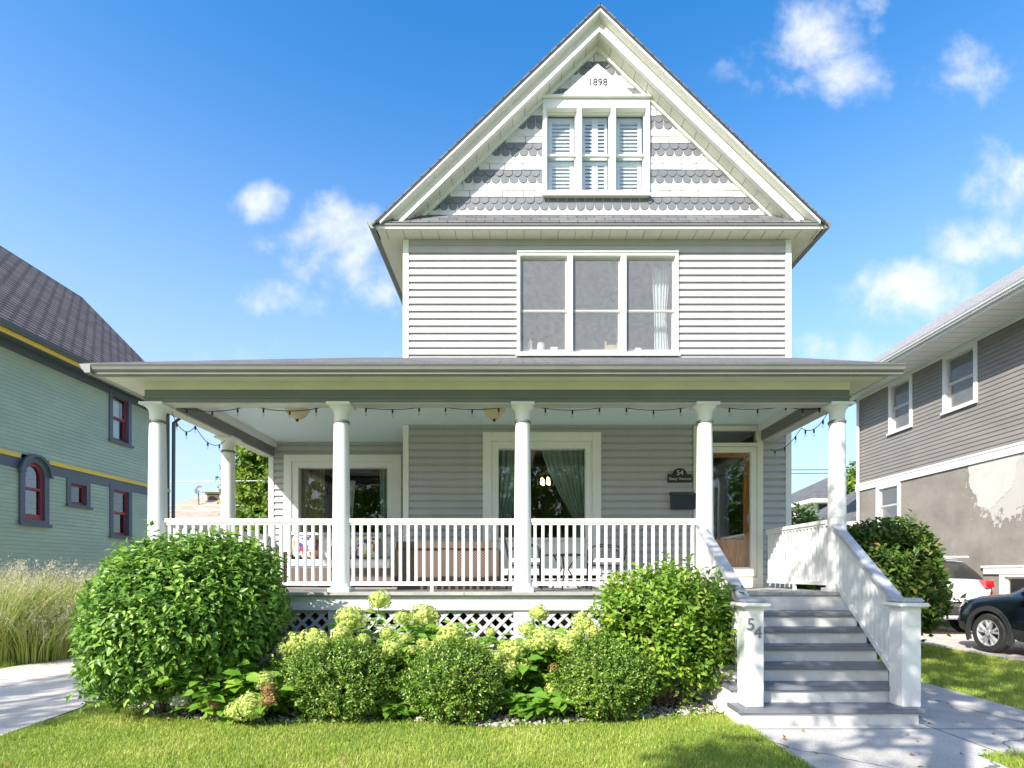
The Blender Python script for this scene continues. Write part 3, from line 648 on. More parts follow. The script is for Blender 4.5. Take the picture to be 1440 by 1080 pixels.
# ---- steps
nz = [.17, .34, .51, .68, .85, 1.02]
for k, z in enumerate(nz):
    d = 5.30 + .25 * k
    x0, x1 = (2.155, 3.98) if k == 0 else (2.16, 3.93 + .045 * k)
    t = MB().box(x0, x1, d, d + .30, z - .045, z); H(t, 'stair_tread', 'tread', bevel=.006)
    r = MB().box(x0 + .05, x1 - .05, d + .035, d + .06, (nz[k - 1] if k else 0), z - .0455); H(r, 'stair_riser', 'step')
H(MB().box(2.21, 4.195, 6.90, 6.93, 1.02, PF - .0405), 'stair_riser', 'step')
for x in (2.165,):
    w = MB(); pts = [(5.34, 0)] + [q for k in range(6) for q in ((5.34 + .25 * k, nz[k] - .046), (5.34 + .25 * (k + 1), nz[k] - .046))] + [(6.95, nz[5] - .046), (6.95, 0)]
    w.prism(pts, x, x + .04, lambda u, v, a: (a, u, v)); H(w, 'stair_stringer', 'white', recalc=True)
def newel(x):
    w = MB().box(x - .093, x + .093, 5.37, 5.57, .171, 1.16); n_ = H(w, 'newel_post', 'white', bevel=.008)
    c = MB().box(x - .145, x + .145, 5.315, 5.625, 1.16, 1.20); c.build('newel_cap', M['white'], n_, bevel=.012)
    c = MB().box(x - .115, x + .115, 5.345, 5.60, 1.2005, 1.245); c.build('cap_plate', M['handrail'], n_, bevel=.015)
    return n_
nl = newel(2.34); nr = newel(3.89)
text('house_number', '5', .17, (2.300, 5.366, .985), 0, M['steel'], nl, .006)
text('house_number', '4', .17, (2.372, 5.366, .905), 0, M['steel'], nl, .006)
def stair_rail(xt, xb):
    T0, T1 = Vector((xt, 7.0, 2.10)), Vector((xb, 5.58, 1.215)); B0, B1 = Vector((xt, 7.0, 1.37)), Vector((xb, 5.58, .42))
    w = MB(); w.bar(T0, T1, .12, .045); a = H(w, 'stair_handrail', 'handrail', bevel=.006)
    w = MB(); w.bar(T0 - Vector((0, 0, .05)), T1 - Vector((0, 0, .05)), .05, .05); w.bar(B0, B1, .05, .06); w.build('rail_lining', M['white'], a)
    n = 15
    for k in range(n):
        f = (k + .5) / n; t = T0.lerp(T1, f); b = B0.lerp(B1, f)
        o = sp.copy(); COL.objects.link(o); o.parent = a; o.location = Vector((b.x, b.y, b.z)) - Vector(house.location); o.scale = (1, 1.15, (t.z - .05 - b.z) / .80)
stair_rail(4.10, 3.90); stair_rail(2.36, 2.335)

# ---- main roof and gable
GY, RY = 9.1, 8.85
m_ = .965; AZ = 10.60
def zr(x): return AZ - m_ * abs(x - CX)
ex0, ex1 = CX - 3.66, CX + 3.66
w = MB(); ez_ = zr(ex0)
slab(w, [(ex0, RY - .135, ez_), (CX, RY - .135, AZ), (CX, 19.0, AZ), (ex0, 19.0, ez_)], .022)
slab(w, [(CX, RY - .135, AZ), (ex1, RY - .135, ez_), (ex1, 19.0, ez_), (CX, 19.0, AZ)], .022)
H(w, 'main_roof', 'roof', uv=True)
def rake(mb, zt, zb, y0, y1):
    """gable trim following both slopes, vertical offsets zt..zb below the roof line, clipped at the eaves"""
    for sg in (-1, 1):
        e = CX + sg * min(3.62, (AZ - zb - 7.09) / m_)
        mb.add([p for y in (y0, y1) for p in ((CX, y, AZ - zt), (e, y, zr(e) - zt), (e, y, zr(e) - zb), (CX, y, AZ - zb))], [(0, 1, 2, 3), (4, 5, 6, 7), (0, 1, 5, 4), (3, 2, 6, 7), (1, 2, 6, 5)])
w = MB(); rake(w, .034, .062, RY - .128, RY + .02); H(w, 'rake_drip_edge', 'cladding', recalc=False)
w = MB(); rake(w, .062, .105, RY - .12, RY + .045); H(w, 'rake_crown', 'white', recalc=False)
w = MB(); rake(w, .105, .29, RY + .02, RY + .045); H(w, 'rake_fascia', 'cream', recalc=False)
w = MB(); rake(w, .285, .35, RY - .035, RY + .05); H(w, 'rake_lower_board', 'white', recalc=False)
w = MB(); rake(w, .345, .36, RY + .04, GY); H(w, 'rake_soffit', 'cream', recalc=False)
# joints in the soffit boards
w = MB()
for sg in (-1, 1):
    for k in range(1, 16):
        x = CX + sg * k * .2; w.box(x - .003, x + .003, RY + .042, GY - .02, zr(x) - .364, zr(x) - .3605)
H(w, 'soffit_joint', 'trimgrey')
w = MB()
for sg in (-1, 1):
    a = CX + sg * .0; e = CX + sg * 2.95
    mbp = [(a, AZ - .36), (e, zr(e) - .36), (e, zr(e) - .43), (a, AZ - .43)]
    w.prism(mbp, GY - .055, GY, lambda u, v, y: (u, y, v))
H(w, 'gable_trim', 'white', recalc=False)
# shingles
AW = (.427, 2.207, 7.75, 9.37)
w = MB(); gs = (AZ - .3 - 7.2) / 3.0; gzx = lambda x: AZ - .3 - gs * abs(x - CX); y = GY + .001
w.add([(CX - 3, y, 7.2), (AW[0], y, 7.2), (AW[0], y, gzx(AW[0]))], [(0, 1, 2)]); w.add([(CX + 3, y, 7.2), (AW[1], y, 7.2), (AW[1], y, gzx(AW[1]))], [(0, 1, 2)])
w.add([(AW[0], y, 7.2), (AW[1], y, 7.2), (AW[1], y, AW[2]), (AW[0], y, AW[2])], [(0, 1, 2, 3)]); w.add([(AW[0], y, AW[3] - .1), (AW[1], y, AW[3] - .1), (AW[1], y, gzx(AW[1])), (CX, y, AZ - .3), (AW[0], y, gzx(AW[0]))], [(0, 1, 2, 3, 4)])
H(w, 'gable_sheathing', 'shingle', recalc=False)
def shingle_row(mb, z, scallop, wdt, seed, side=0):
    rnd = random.Random(seed); h = .21; ex = .1127
    half = (AZ - .36 - z) / m_
    x = CX - half - rnd.random() * wdt
    gm = front(GY)
    while x < CX + half:
        ww = wdt if scallop else wdt * rnd.uniform(.75, 1.5)
        g = .006; a, b = x + g, x + ww - g; c = (a + b) / 2
        j = rnd.uniform(-.004, .004); lip = .016 + rnd.uniform(-.002, .003)
        for (s0, s1) in ([(a, b)] if (z + h < AW[2] or z > AW[3]) else [(a, min(b, AW[0] + .03)), (max(a, AW[1] - .03), b)]):
            if s1 - s0 < .01 or side * ((s0 + s1) / 2 - CX) < 0: continue
            if abs((s0 + s1) / 2 - CX) > half - .0: continue
            top = min(z + h, AZ - .3 - m_ * max(abs(s0 - CX), abs(s1 - CX)) + .1)
            if top < z + .03: continue
            if scallop:
                r = (b - a) / 2; pts = [(s0, min(z + r, top))]
                ks = 10
                for k in range(ks + 1):
                    an = math.pi + math.pi * k / ks; px = c + r * math.cos(an); pz = z + r + r * .95 * math.sin(an) + j
                    if s0 - 1e-6 <= px <= s1 + 1e-6: pts.append((px, min(pz, top)))
                pts.append((s1, min(z + r, top))); pts += [(s1, top), (s0, top)]
            else: pts = [(s0, z + j), (s1, z + j + rnd.uniform(-.002, .002)), (s1, top), (s0, top)]
            # remove duplicates
            pp = [pts[0]]
            for q in pts[1:]:
                if (q[0] - pp[-1][0]) ** 2 + (q[1] - pp[-1][1]) ** 2 > 1e-8: pp.append(q)
            off = lambda v: .002 + lip * (1 - (v - z) / h)
            n = len(pp)
            mb.add([gm(u, off(v), v) for u, v in pp] + [gm(u, off(v) - .013, v) for u, v in pp],
                   [tuple(range(n))] + [(i, n + i, n + (i + 1) % n, (i + 1) % n) for i in range(n)])
        x += ww
zb = 7.533
for k0 in range(-2, 26, 2):
    sc_ = k0 % 4 == 0; zz0 = zb + .1127 * k0
    for side in ((-1, 1) if AW[2] - .2 < zz0 < AW[3] + .45 else (0,)):
        w = MB()
        for k in (k0, k0 + 1):
            z = zb + .1127 * k
            if z < AZ - .5: shingle_row(w, z, sc_, .152 if sc_ else .24, k, side)
        if w.v: H(w, 'scalloped_band' if sc_ else 'straight_shingle_band', 'scallop' if sc_ else 'shingle', recalc=False)
# attic window
gm = front(GY); a0, a1, z0, z1 = AW
w = MB(); ring(w, gm, a0, a1, z0, z1, .065, -.12, .06, wb=.09, wt=.17)
pan = [(.492, .995), (1.075, 1.56), (1.64, 2.142)]
for a, b in ((.995, 1.075), (1.56, 1.64)): w.box(a, b, -.12, .058, z0 + .09, z1 - .17, gm)
w.box(a0 - .02, a1 + .02, .061, .085, z0 - .015, z0 + .03, gm); w.box(a0 - .02, a1 + .02, .061, .10, z1 - .012, z1 + .03, gm)
aw = H(w, 'attic_window', 'white', bevel=.005)
for i, (a, b) in enumerate(pan):
    sashes(aw, gm, a, b, z0 + .09, z1 - .17, 'white', .48, 'glass', False, .024)
    s = MB(); o0, o1 = -.165, -.14; mids = [(a + .03, b - .03)] if i != 1 else [(a + .03, (a + b) / 2), ((a + b) / 2, b - .03)]
    for (p, q) in mids:
        for (c, d) in ((z0 + .10, z0 + .70), (z0 + .73, z1 - .178)):
            ring(s, gm, p, q, c, d, .05 if i == 1 else .07, o0, o1)
            zz = c + .05
            while zz < d - .06:
                s.add([gm(p + .05, o0, zz + .057), gm(q - .05, o0, zz + .057), gm(q - .05, o1, zz + .004), gm(p + .05, o1, zz + .004)], [(0, 1, 2, 3)])
                s.add([gm(p + .05, o0, zz + .049), gm(q - .05, o0, zz + .049), gm(q - .05, o1, zz - .003), gm(p + .05, o1, zz - .003)], [(0, 1, 2, 3)])
                zz += .062
    s.build('plantation_shutter', M['white'], aw, recalc=False)
    if i != 1: MB().box(a + .02, b - .02, -.205, -.195, z0 + .10, z1 - .178, gm).build('shutter_backing', M['soffitwhite'], aw)  # pale panel added behind the side shutters to lighten the dark slat gaps
H(room_box(gm, a0, a1, z0, z1 - .1, -.13, -1.4), 'attic_room', 'roomgrey', recalc=False)
# pediment with the date
pz0, pz1 = 9.385, 9.90
w = MB(); w.prism([(CX - .60, pz0), (CX + .60, pz0), (CX, pz1)], GY - .10, GY - .02, lambda u, v, y: (u, y, v)); pd = H(w, 'pediment', 'white', bevel=.004)
text('date_lettering', '1898', .165, (CX, GY - .103, 9.585), 0, M['cladding'], pd, .004)
# pent roof, its fascia and soffit
w = MB(); slab(w, [(ex0 + .05, RY - .09, 7.125), (ex1 - .05, RY - .09, 7.125), (ex1 - .05, GY - .02, 7.455), (ex0 + .05, GY - .02, 7.455)], .03)
H(w, 'pent_roof', 'roof', uv=True)
w = MB(); w.box(ex0 + .05, ex1 - .05, RY - .06, RY - .03, 7.045, 7.09); H(w, 'pent_fascia', 'white')
w = MB(); w.box(ex0 + .05, ex1 - .05, RY - .085, RY - .0295, 7.0905, 7.11); H(w, 'drip_edge', 'gutter')
w = MB(); w.box(ex0 + .07, ex1 - .07, RY - .03, HY - .0, 7.035, 7.06); w.box(ex0 + .05, HX0, HY, 19, 7.035, 7.06); w.box(HX1, ex1 - .05, HY, 19, 7.035, 7.06)
H(w, 'eave_soffit', 'cream')
w = MB()
x = ex0 + .2
while x < ex1 - .1: w.box(x, x + .006, RY - .02, HY - .02, 7.031, 7.0348); x += .28
H(w, 'soffit_joint', 'trimgrey')
for x, o_ in ((ex0 + .05, -1), (ex1 - .05, 1)):
    w = MB(); gutter(w, (x, RY - .10, 7.13), (x, 19, 7.13), (o_, 0, 0)); H(w, 'eave_gutter', 'trimgrey')  # darker grey than the porch gutter: the metal's dark reflections put into colour

# ------------------------------------------------------------------ things on the porch
def plaque():
    t = empty('address_plaque', (ux(955, HY), HY - .03, 2.93), 'small black arched address plaque on the grey siding above the mailbox', 'sign')
    cx, cz = ux(955, HY), uz(679, HY); hw = .20
    poly = [(-hw, 0), (hw, 0), (hw, .135)] + [(.115 * math.cos(a), .135 + .10 * math.sin(a)) for a in [i * math.pi / 14 for i in range(15)]] + [(-hw, .135)]
    MB().prism([(cx + u, cz + v) for u, v in poly], HY - .05, HY - .021, lambda u, v, y: (u, y, v)).build('plate', M['plaque'], t)
    text('number_lettering', '54', .115, (cx, HY - .052, cz + .155), 0, M['gold'], t, .003)
    text('street_lettering', 'Stacy Avenue', .068, (cx, HY - .052, cz + .06), 0, M['gold'], t, .003)
plaque()
def mailbox():
    x0, x1, z0, z1 = ux(942, HY), ux(975, HY), uz(717, HY), uz(692, HY)
    t = empty('mailbox', ((x0 + x1) / 2, HY - .08, z0), 'black metal wall mailbox below the arched address plaque', 'mailbox')
    MB().box(x0, x1, HY - .13, HY - .021, z0, z1 - .06).build('box', M['mail'], t, bevel=.006)
    MB().prism([(HY - .145, z1 - .085), (HY - .145, z1 - .06), (HY - .021, z1), (HY - .021, z1 - .058), (HY - .131, z1 - .058), (HY - .131, z1 - .085)], x0 - .01, x1 + .01, lambda u, v, a: (a, u, v)).build('lid', M['mail'], t)
    MB().lathe([(.012, 0), (.012, .01)], n=12).build('lock', M['cladding'], t).location = Vector(((x0 + x1) / 2, HY - .14, (z0 + z1) / 2 - .04)) - Vector(t.location)
mailbox()
for i, (px, lb) in enumerate(((418, 'alabaster bowl ceiling lamp of the porch between the two left front columns'), (695, 'alabaster bowl ceiling lamp of the porch beside the middle column'))):
    x = ux(px, 8.0)
    t = empty('ceiling_lamp', (x, 8.0, 3.95), lb, 'ceiling lamp', 'porch ceiling lamps')
    MB().lathe([(.10, -.03), (.10, 0.004)], (x, 8.0, 3.95)).build('canopy', M['trimgrey'], t, smooth=True)
    MB().lathe([(.02, -.205), (.06, -.195), (.12, -.15), (.16, -.09), (.175, -.055), (.165, -.05)], (x, 8.0, 3.95)).build('glass_bowl', M['lampglass'], t, smooth=True)
    MB().lathe([(.005, -.24), (.018, -.232), (.018, -.218), (.03, -.206)], (x, 8.0, 3.95), n=12).build('finial', M['black'], t, smooth=True)
def string_lights(name, label, hooks, sag, nb, side=0):
    t = empty(name, hooks[0], label, 'string lights', 'string lights hung along the porch beam')
    w = MB(); pts = []
    for a, b in zip(hooks[:-1], hooks[1:]):
        a, b = Vector(a), Vector(b)
        for k in range(9):
            f = k / 9; p = a.lerp(b, f); p.z -= sag * 4 * f * (1 - f); pts.append(p)
    pts.append(Vector(hooks[-1])); w.tube(pts, .0055, 5); w.build('cable', M['wire'], t)
    for k in range(nb):
        f = (k + .5) / nb * (len(pts) - 1); i = int(f); p = pts[i].lerp(pts[min(i + 1, len(pts) - 1)], f - i)
        s = MB().lathe([(.010, -.055), (.012, -.05), (.012, -.005), (.006, .004)], p, n=8).build('socket', M['black'], t, smooth=True)
        MB().lathe([(.003, -.108), (.009, -.103), (.015, -.09), (.015, -.08), (.009, -.056)], p, n=10).build('bulb', M['bulb'], s, smooth=True)
    return t
yb = 7.24
def hk(px, py, d): p = at(px, py, d); return (p.x, p.y, p.z)
string_lights('string_lights', 'dark festoon cable with bulbs under the beam beside the left corner column', [hk(245, 571, yb), hk(352, 570, yb), hk(463, 570, yb)], .075, 6)
string_lights('string_lights', 'dark festoon cable with bulbs between the second and the middle column', [hk(496, 571, yb), hk(608, 570, yb), hk(720, 571, yb)], .05, 6)
string_lights('string_lights', 'dark festoon cable with bulbs under the beam between the middle column and the steps', [hk(748, 571, yb), hk(862, 570, yb), hk(976, 571, yb)], .06, 6)
string_lights('string_lights', 'dark festoon cable with bulbs under the beam above the front steps', [hk(1006, 571, yb), hk(1105, 571, yb), hk(1164, 571, yb)], .045, 5)
string_lights('string_lights', 'dark festoon cable drooping along the left side beam in front of the sky', [(-4.62, 7.3, 3.64), (-4.66, 7.9, 3.62), (-4.66, 8.7, 3.60)], .16, 5)
string_lights('string_lights', 'dark festoon cable drooping along the right side beam beside the front door', [(4.16, 7.3, 3.64), (4.17, 8.0, 3.62), (4.17, 8.98, 3.52)], .12, 6)
# wicker sofa on the wing wall
def wicker_sofa():
    x0, x1, y0, y1 = -3.98, -2.02, 9.15, 9.95; z = PF
    t = empty('wicker_sofa', ((x0 + x1) / 2, 9.5, z), 'brown wicker sofa with white cushions below the left porch window', 'sofa')
    w = MB(); w.box(x0 + .05, x1 - .05, y0 + .03, y1 - .1, z + .06, z + .32); w.box(x0 + .05, x1 - .05, y1 - .1, y1, z + .06, z + .80); w.build('seat_base', M['wicker'], t, uv=True)
    for a in (x0 - .05, x1 - .09): MB().box(a, a + .14, y0, y1, z + .001, z + .60).build('armrest', M['wicker'], t, uv=True, bevel=.02)
    for k in range(2):
        a = x0 + .1 + k * .9; MB().box(a, a + .88, y0, y1 - .12, z + .325, z + .47).build('seat_cushion', M['cushion'], t, bevel=.04)
        MB().box(a, a + .88, y1 - .27, y1 - .11, z + .475, z + .88).build('back_cushion', M['cushion'], t, bevel=.05)
wicker_sofa()
def pillow(name, label, c, rot, s, m):
    n = 10; V = []; Fs = []
    for sd in (1, -1):
        b = len(V)
        for j in range(n + 1):
            for i in range(n + 1):
                u, v = i / n * 2 - 1, j / n * 2 - 1; th = .085 * (max(0, (1 - u ** 4) * (1 - v ** 4))) ** .5
                k = 1 - .06 * (1 - abs(u)) * abs(v) - .0; V.append(Vector((u * s * (1 - .07 * (1 - v * v)), sd * th, v * s * (1 - .07 * (1 - u * u)))))
        for j in range(n):
            for i in range(n): Fs.append((b + j * (n + 1) + i, b + j * (n + 1) + i + 1, b + (j + 1) * (n + 1) + i + 1, b + (j + 1) * (n + 1) + i))
    mt = Matrix.Translation(c) @ Matrix.Rotation(R(rot[2]), 4, 'Z') @ Matrix.Rotation(R(rot[0]), 4, 'X')
    o = MB().add([mt @ v for v in V], Fs).build(name, M[m], None, smooth=True, recalc=False); tag(o, label, 'pillow', 'pillows on the wicker sofa')
pillow('throw_pillow', 'floral orange and purple pillow at the left end of the wicker sofa', (-3.70, 9.55, PF + .70), (-18, 0, 12), .22, 'pattern')
pillow('throw_pillow', 'floral orange and purple pillow in the right half of the wicker sofa, behind the railing', (-2.62, 9.58, PF + .70), (-18, 0, -8), .22, 'pattern')
pillow('throw_pillow', 'plain red pillow lying in the middle of the wicker sofa', (-3.08, 9.42, PF + .56), (-40, 0, 4), .18, 'red')
# wicker loveseat seen from behind
def loveseat():
    x0, x1, y0, y1 = -1.75, -.33, 7.95, 8.65; z = PF
    t = empty('wicker_loveseat', ((x0 + x1) / 2, 8.3, z), 'dark wicker loveseat turned with its woven back to the railing', 'loveseat')
    w = MB()
    for a, b in ((x0, x0 + .16), (x0 + .64, x0 + .86), (x1 - .14, x1)): w.box(a, b, y0, y0 + .07, z + .001, z + .60)
    w.box(x0 - .02, x1 + .02, y0 - .02, y0 + .09, z + .601, z + .70); w.box(x0 + .16, x0 + .64, y0 + .005, y0 + .065, z + .001, z + .10); w.box(x0 + .86, x1 - .14, y0 + .005, y0 + .065, z + .001, z + .10)
    w.build('back_frame', M['wickerframe'], t)
    for a, b in ((x0 + .16, x0 + .64), (x0 + .86, x1 - .14)): MB().box(a, b, y0 + .015, y0 + .055, z + .10, z + .60).build('woven_panel', M['wicker'], t, uv=True)
    MB().box(x0, x1, y0 + .09, y1, z + .08, z + .36).build('seat', M['wicker'], t, uv=True)
    MB().box(x0 + .05, x1 - .05, y0 + .1, y1 - .02, z + .365, z + .46).build('seat_cushion', M['cladding'], t, bevel=.03)
    for a in (x0 - .08, x1 + .01): MB().box(a, a + .07, y0 + .0, y1, z + .05, z + .60).build('armrest', M['wickerframe'], t, bevel=.015)
loveseat()
def patio_chair(cx, cy, sgn, label):
    t = empty('patio_chair', (cx, cy, PF), label, 'chair', 'metal patio chairs on the porch'); z = PF
    # chair faces sgn*x
    w = MB()
    for sy in (-.24, .24):
        w.tube([(cx + sgn * .24, cy + sy, z), (cx + sgn * .22, cy + sy, z + .60), (cx + sgn * .12, cy + sy, z + .66), (cx - sgn * .12, cy + sy, z + .64), (cx - sgn * .26, cy + sy, z + .58)], .012, 8)
        w.tube([(cx - sgn * .28, cy + sy, z), (cx - sgn * .22, cy + sy, z + .38), (cx - sgn * .33, cy + sy, z + .86)], .012, 8)
        w.tube([(cx + sgn * .23, cy + sy, z + .36), (cx - sgn * .23, cy + sy, z + .36)], .011, 8)
    w.build('frame', M['black'], t, smooth=True)
    w = MB(); w.add([(cx - sgn * a, cy + b, z + c) for a, c in ((.235, .42), (.33, .85), (.345, .85), (.25, .42)) for b in (-.235, .235)], [(0, 1, 3, 2), (2, 3, 5, 4), (4, 5, 7, 6), (6, 7, 1, 0), (0, 2, 4, 6), (1, 3, 5, 7)])
    w.build('backrest', M['cladding'], t)
    MB().box(cx - .24, cx + .24, cy - .235, cy + .235, z + .372, z + .455).build('seat_cushion', M['cushion'], t, bevel=.03)
patio_chair(.12, 8.2, 1, 'black metal patio chair with white cushion half behind the middle column')
patio_chair(1.32, 8.2, -1, 'black metal patio chair with white cushion behind the railing nearest the dogwood shrub')
def table():
    x, y = .72, 8.25; t = empty('patio_table', (x, y, PF), 'small round dark metal patio table between the two white cushioned chairs', 'table')
    MB().lathe([(.29, .50), (.30, .505), (.30, .52), (.29, .525)], (x, y, PF), n=32).build('table_top', M['cladding'], t, smooth=True)
    for k in range(3):
        a = k * 2.094 + .3; MB().tube([(x + .24 * math.cos(a), y + .24 * math.sin(a), PF), (x + .06 * math.cos(a), y + .06 * math.sin(a), PF + .3), (x + .2 * math.cos(a), y + .2 * math.sin(a), PF + .5)], .011, 8).build('leg', M['black'], t, smooth=True)
table()
# curtains, chandelier, sill things
g = 'drapes behind the porch windows'
drape('drape', 'sage green drape tied back at the left of the porch picture window', 'curtain', fm, (-.36, .32), (-.36, -.10), 1.95, 3.62, -.30, 'drape', 7, .03, (.75, -.36, -.12), g)
drape('drape', 'sage green drape sweeping to the right side of the porch picture window', 'curtain', fm, (.42, 1.19), (.98, 1.19), 1.95, 3.62, -.30, 'drape', 8, .03, (.75, 1.0, 1.19), g)
drape('drape', 'ochre brown drape at the left of the wing window', 'curtain', wm, (-4.2, -3.72), (-4.2, -3.75), 2.05, 3.52, -.30, 'drapegold', 6, .03, None, g)
drape('drape', 'pale sheer drape hanging deeper inside the wing window', 'curtain', wm, (-3.72, -3.3), (-3.62, -3.42), 2.0, 3.38, -.9, 'sheer', 5, .03, None, g)
drape('drape', 'sage drape along the right edge of the wing window', 'curtain', wm, (-2.66, -2.40), (-2.62, -2.40), 2.05, 3.52, -.28, 'drape', 4, .025, None, g)
drape('drape', 'long white drape at the right of the upper triple window', 'curtain', fm, (2.32, 2.62), (2.36, 2.62), 5.14, 6.76, -.30, 'sheer', 5, .03, (.55, 2.36, 2.56), g)
for a, b in ((.08, .82), (.935, 1.71), (1.825, 2.6)): pass
def lantern():
    c = at(767, 676, 10.6); t = empty('lantern_chandelier', c, 'lit brass lantern chandelier seen through the porch picture window', 'lamp')
    w = MB(); w.tube([(c.x, c.y, c.z + .16), (c.x, c.y, 3.96)], .008, 6)
    for k in range(6):
        a = k * math.pi / 3; w.tube([(c.x + .15 * math.cos(a), c.y + .15 * math.sin(a), c.z - .12), (c.x + .17 * math.cos(a), c.y + .17 * math.sin(a), c.z + .1), (c.x, c.y, c.z + .17)], .007, 6)
    w.lathe([(.15, -.125), (.15, -.115)], c, n=12); w.build('cage', M['black'], t)
    for k in range(4):
        a = k * math.pi / 2 + .5; MB().lathe([(.022, -.08), (.028, -.04), (.022, .02), (.006, .06)], (c.x + .085 * math.cos(a), c.y + .085 * math.sin(a), c.z), n=10).build('candle_bulb', M['lampglow'], t, smooth=True)
M['lampglow'] = emit('lit_amber_bulb', (1, .62, .22), 9)
lantern()
def sill_item(name, label, cat, px, d, mb_fn, m): 
    p = Vector((ux(px, HY + .21), HY + .21, 5.27)); o = mb_fn(p).build(name, M[m], None, smooth=True); tag(o, label, cat)
H(MB().box(.02, 2.655, -.30, -.141, 5.20, 5.268, fm), 'window_stool', 'white')
sill_item('spray_bottle', 'tall white bottle on the sill of the left upper window', 'bottle', 745.5, 0, lambda p: MB().lathe([(.035, .0), (.035, .15), (.015, .18), (.015, .21)], p, n=14), 'cushion')
sill_item('jar', 'round white jar on the sill of the left upper window', 'jar', 760.5, 0, lambda p: MB().lathe([(.06, 0), (.065, .05), (.06, .11), (.05, .13)], p, n=16), 'cushion')
sill_item('small_box', 'flat white box on the sill at the right of the left upper window', 'box', 779, 0, lambda p: MB().box(p.x - .06, p.x + .06, p.y - .03, p.y + .03, p.z, p.z + .06), 'cushion')
M['tanbox'] = mat('tan_card', (.50, .36, .22), .8)
def basket(p):
    b = MB().box(p.x - .13, p.x + .13, p.y - .05, p.y + .05, p.z, p.z + .085)
    b.lathe([(.01, .085), (.018, .12), (.012, .165)], (p.x - .11, p.y, p.z), n=8); b.lathe([(.02, .085), (.03, .115), (.02, .15)], (p.x + .1, p.y, p.z), n=8); return b
sill_item('ornament_basket', 'tan basket of small ornaments on the middle upper window sill', 'basket', 861, 0, basket, 'tanbox')
sill_item('small_box', 'low white box on the sill of the right upper window', 'box', 897, 0, lambda p: MB().box(p.x - .055, p.x + .055, p.y - .03, p.y + .03, p.z, p.z + .045), 'cushion')
# ================================================================== GREEN HOUSE (left)
GX = -10.0; em = east(GX)
gh = empty('green_house', (-12.8, 11.5, 0), 'sage green clapboard house with yellow and slate trim, left of the grey house', 'house')
G = lambda mb, n, m, **k: mb.build(n, M[m], gh, **k)
gw = [(13.46, 14.0, 4.80, 5.92), (13.48, 14.02, 2.44, 3.55), (12.2, 12.64, 3.05, 3.50), (11.04, 11.50, 2.58, 3.40)]
w = MB(); ops = [(a - .03, b + .03, c - .03, d + .03) for a, b, c, d in gw]; ops[3] = (11.0, 11.54, 2.55, 3.9)
siding(w, em, 10.45, 15.62, .25, 6.04, e=.082, lip=.014, openings=ops)
siding(w, lambda u, o, z: (u, 15.62 + o, z), -15.6, GX - .1, .25, 6.04, e=.082, lip=.014)
siding(w, lambda u, o, z: (u, 10.45 - o, z), -15.6, GX - .1, .25, 6.04, e=.082, lip=.014)
G(w, 'clapboard_wall', 'greensiding', recalc=False)
w = MB(); w.box(15.53, 15.66, -.1, .03, .25, 6.03, em); w.box(GX - 5.6, GX - .1, 15.0, 15.6, .2, 6.0) if False else None
w.box(10.44, 11.005, -.02, .022, 3.59, 3.80, em); w.box(11.535, 15.53, -.02, .022, 3.59, 3.80, em); w.box(10.36, 10.47, -.1, .03, .25, 6.03, em); w.box(10.47, 15.53, -.02, .03, 5.88, 6.02, em)
G(w, 'slate_band', 'navy')
w = MB(); w.box(10.36, 10.93, -.01, .05, 3.801, 3.885, em); w.box(11.61, 15.66, -.01, .05, 3.801, 3.885, em); w.box(9.9, 16.0, .40, .44, 5.99, 6.07, em)
G(w, 'yellow_band', 'yellow')
w = MB(); w.box(9.9, 16.0, .0, .40, 6.041, 6.07, em); G(w, 'eave_soffit', 'navy')
w = MB(); gutter(w, (GX + .441, 9.9, 6.17), (GX + .441, 16.0, 6.17), (1, 0, 0)); w.tube([(GX + .5, 15.66, 6.06), (GX + .12, 15.7, 5.8), (GX + .09, 15.7, .3)], .05, 8)
G(w, 'gutter', 'navy')
w = MB(); slab(w, [(GX + .56, 9.85, 6.16), (GX + .56, 16.05, 6.16), (-12.8, 16.05, 9.6), (-12.8, 9.85, 9.6)], .06); slab(w, [(-16.04, 9.85, 6.16), (-16.04, 16.05, 6.16), (-12.8, 16.05, 9.6), (-12.8, 9.85, 9.6)], .06)
G(w, 'roof', 'roofbrown', uv=True)
for y in (15.63, 10.44): G(MB().add([(-15.6, y, 6.03), (GX, y, 6.03), (-12.8, y, 9.45)], [(0, 1, 2)]), 'gable_wall', 'greensiding', recalc=False)
w = MB(); w.box(-15.6, -15.55, 10.5, 15.6, .2, 6.05); w.box(-15.5, GX - .03, 10.5, 15.6, 0, .24); w.box(-15.5, GX - 1.6, 10.5, 15.6, .25, 6.0)
G(w, 'house_core', 'dark')
for i, (a, b, c, d) in enumerate(gw[:3]):
    wd = dh_window(gh, em, a, b, c, d, 'navy', 'maroon', cw=.11, sill=True, mid=.5, room='room', glass='glass', sash_w=.05, kind='double' if i != 2 else 'fixed')
    if i == 2: pass
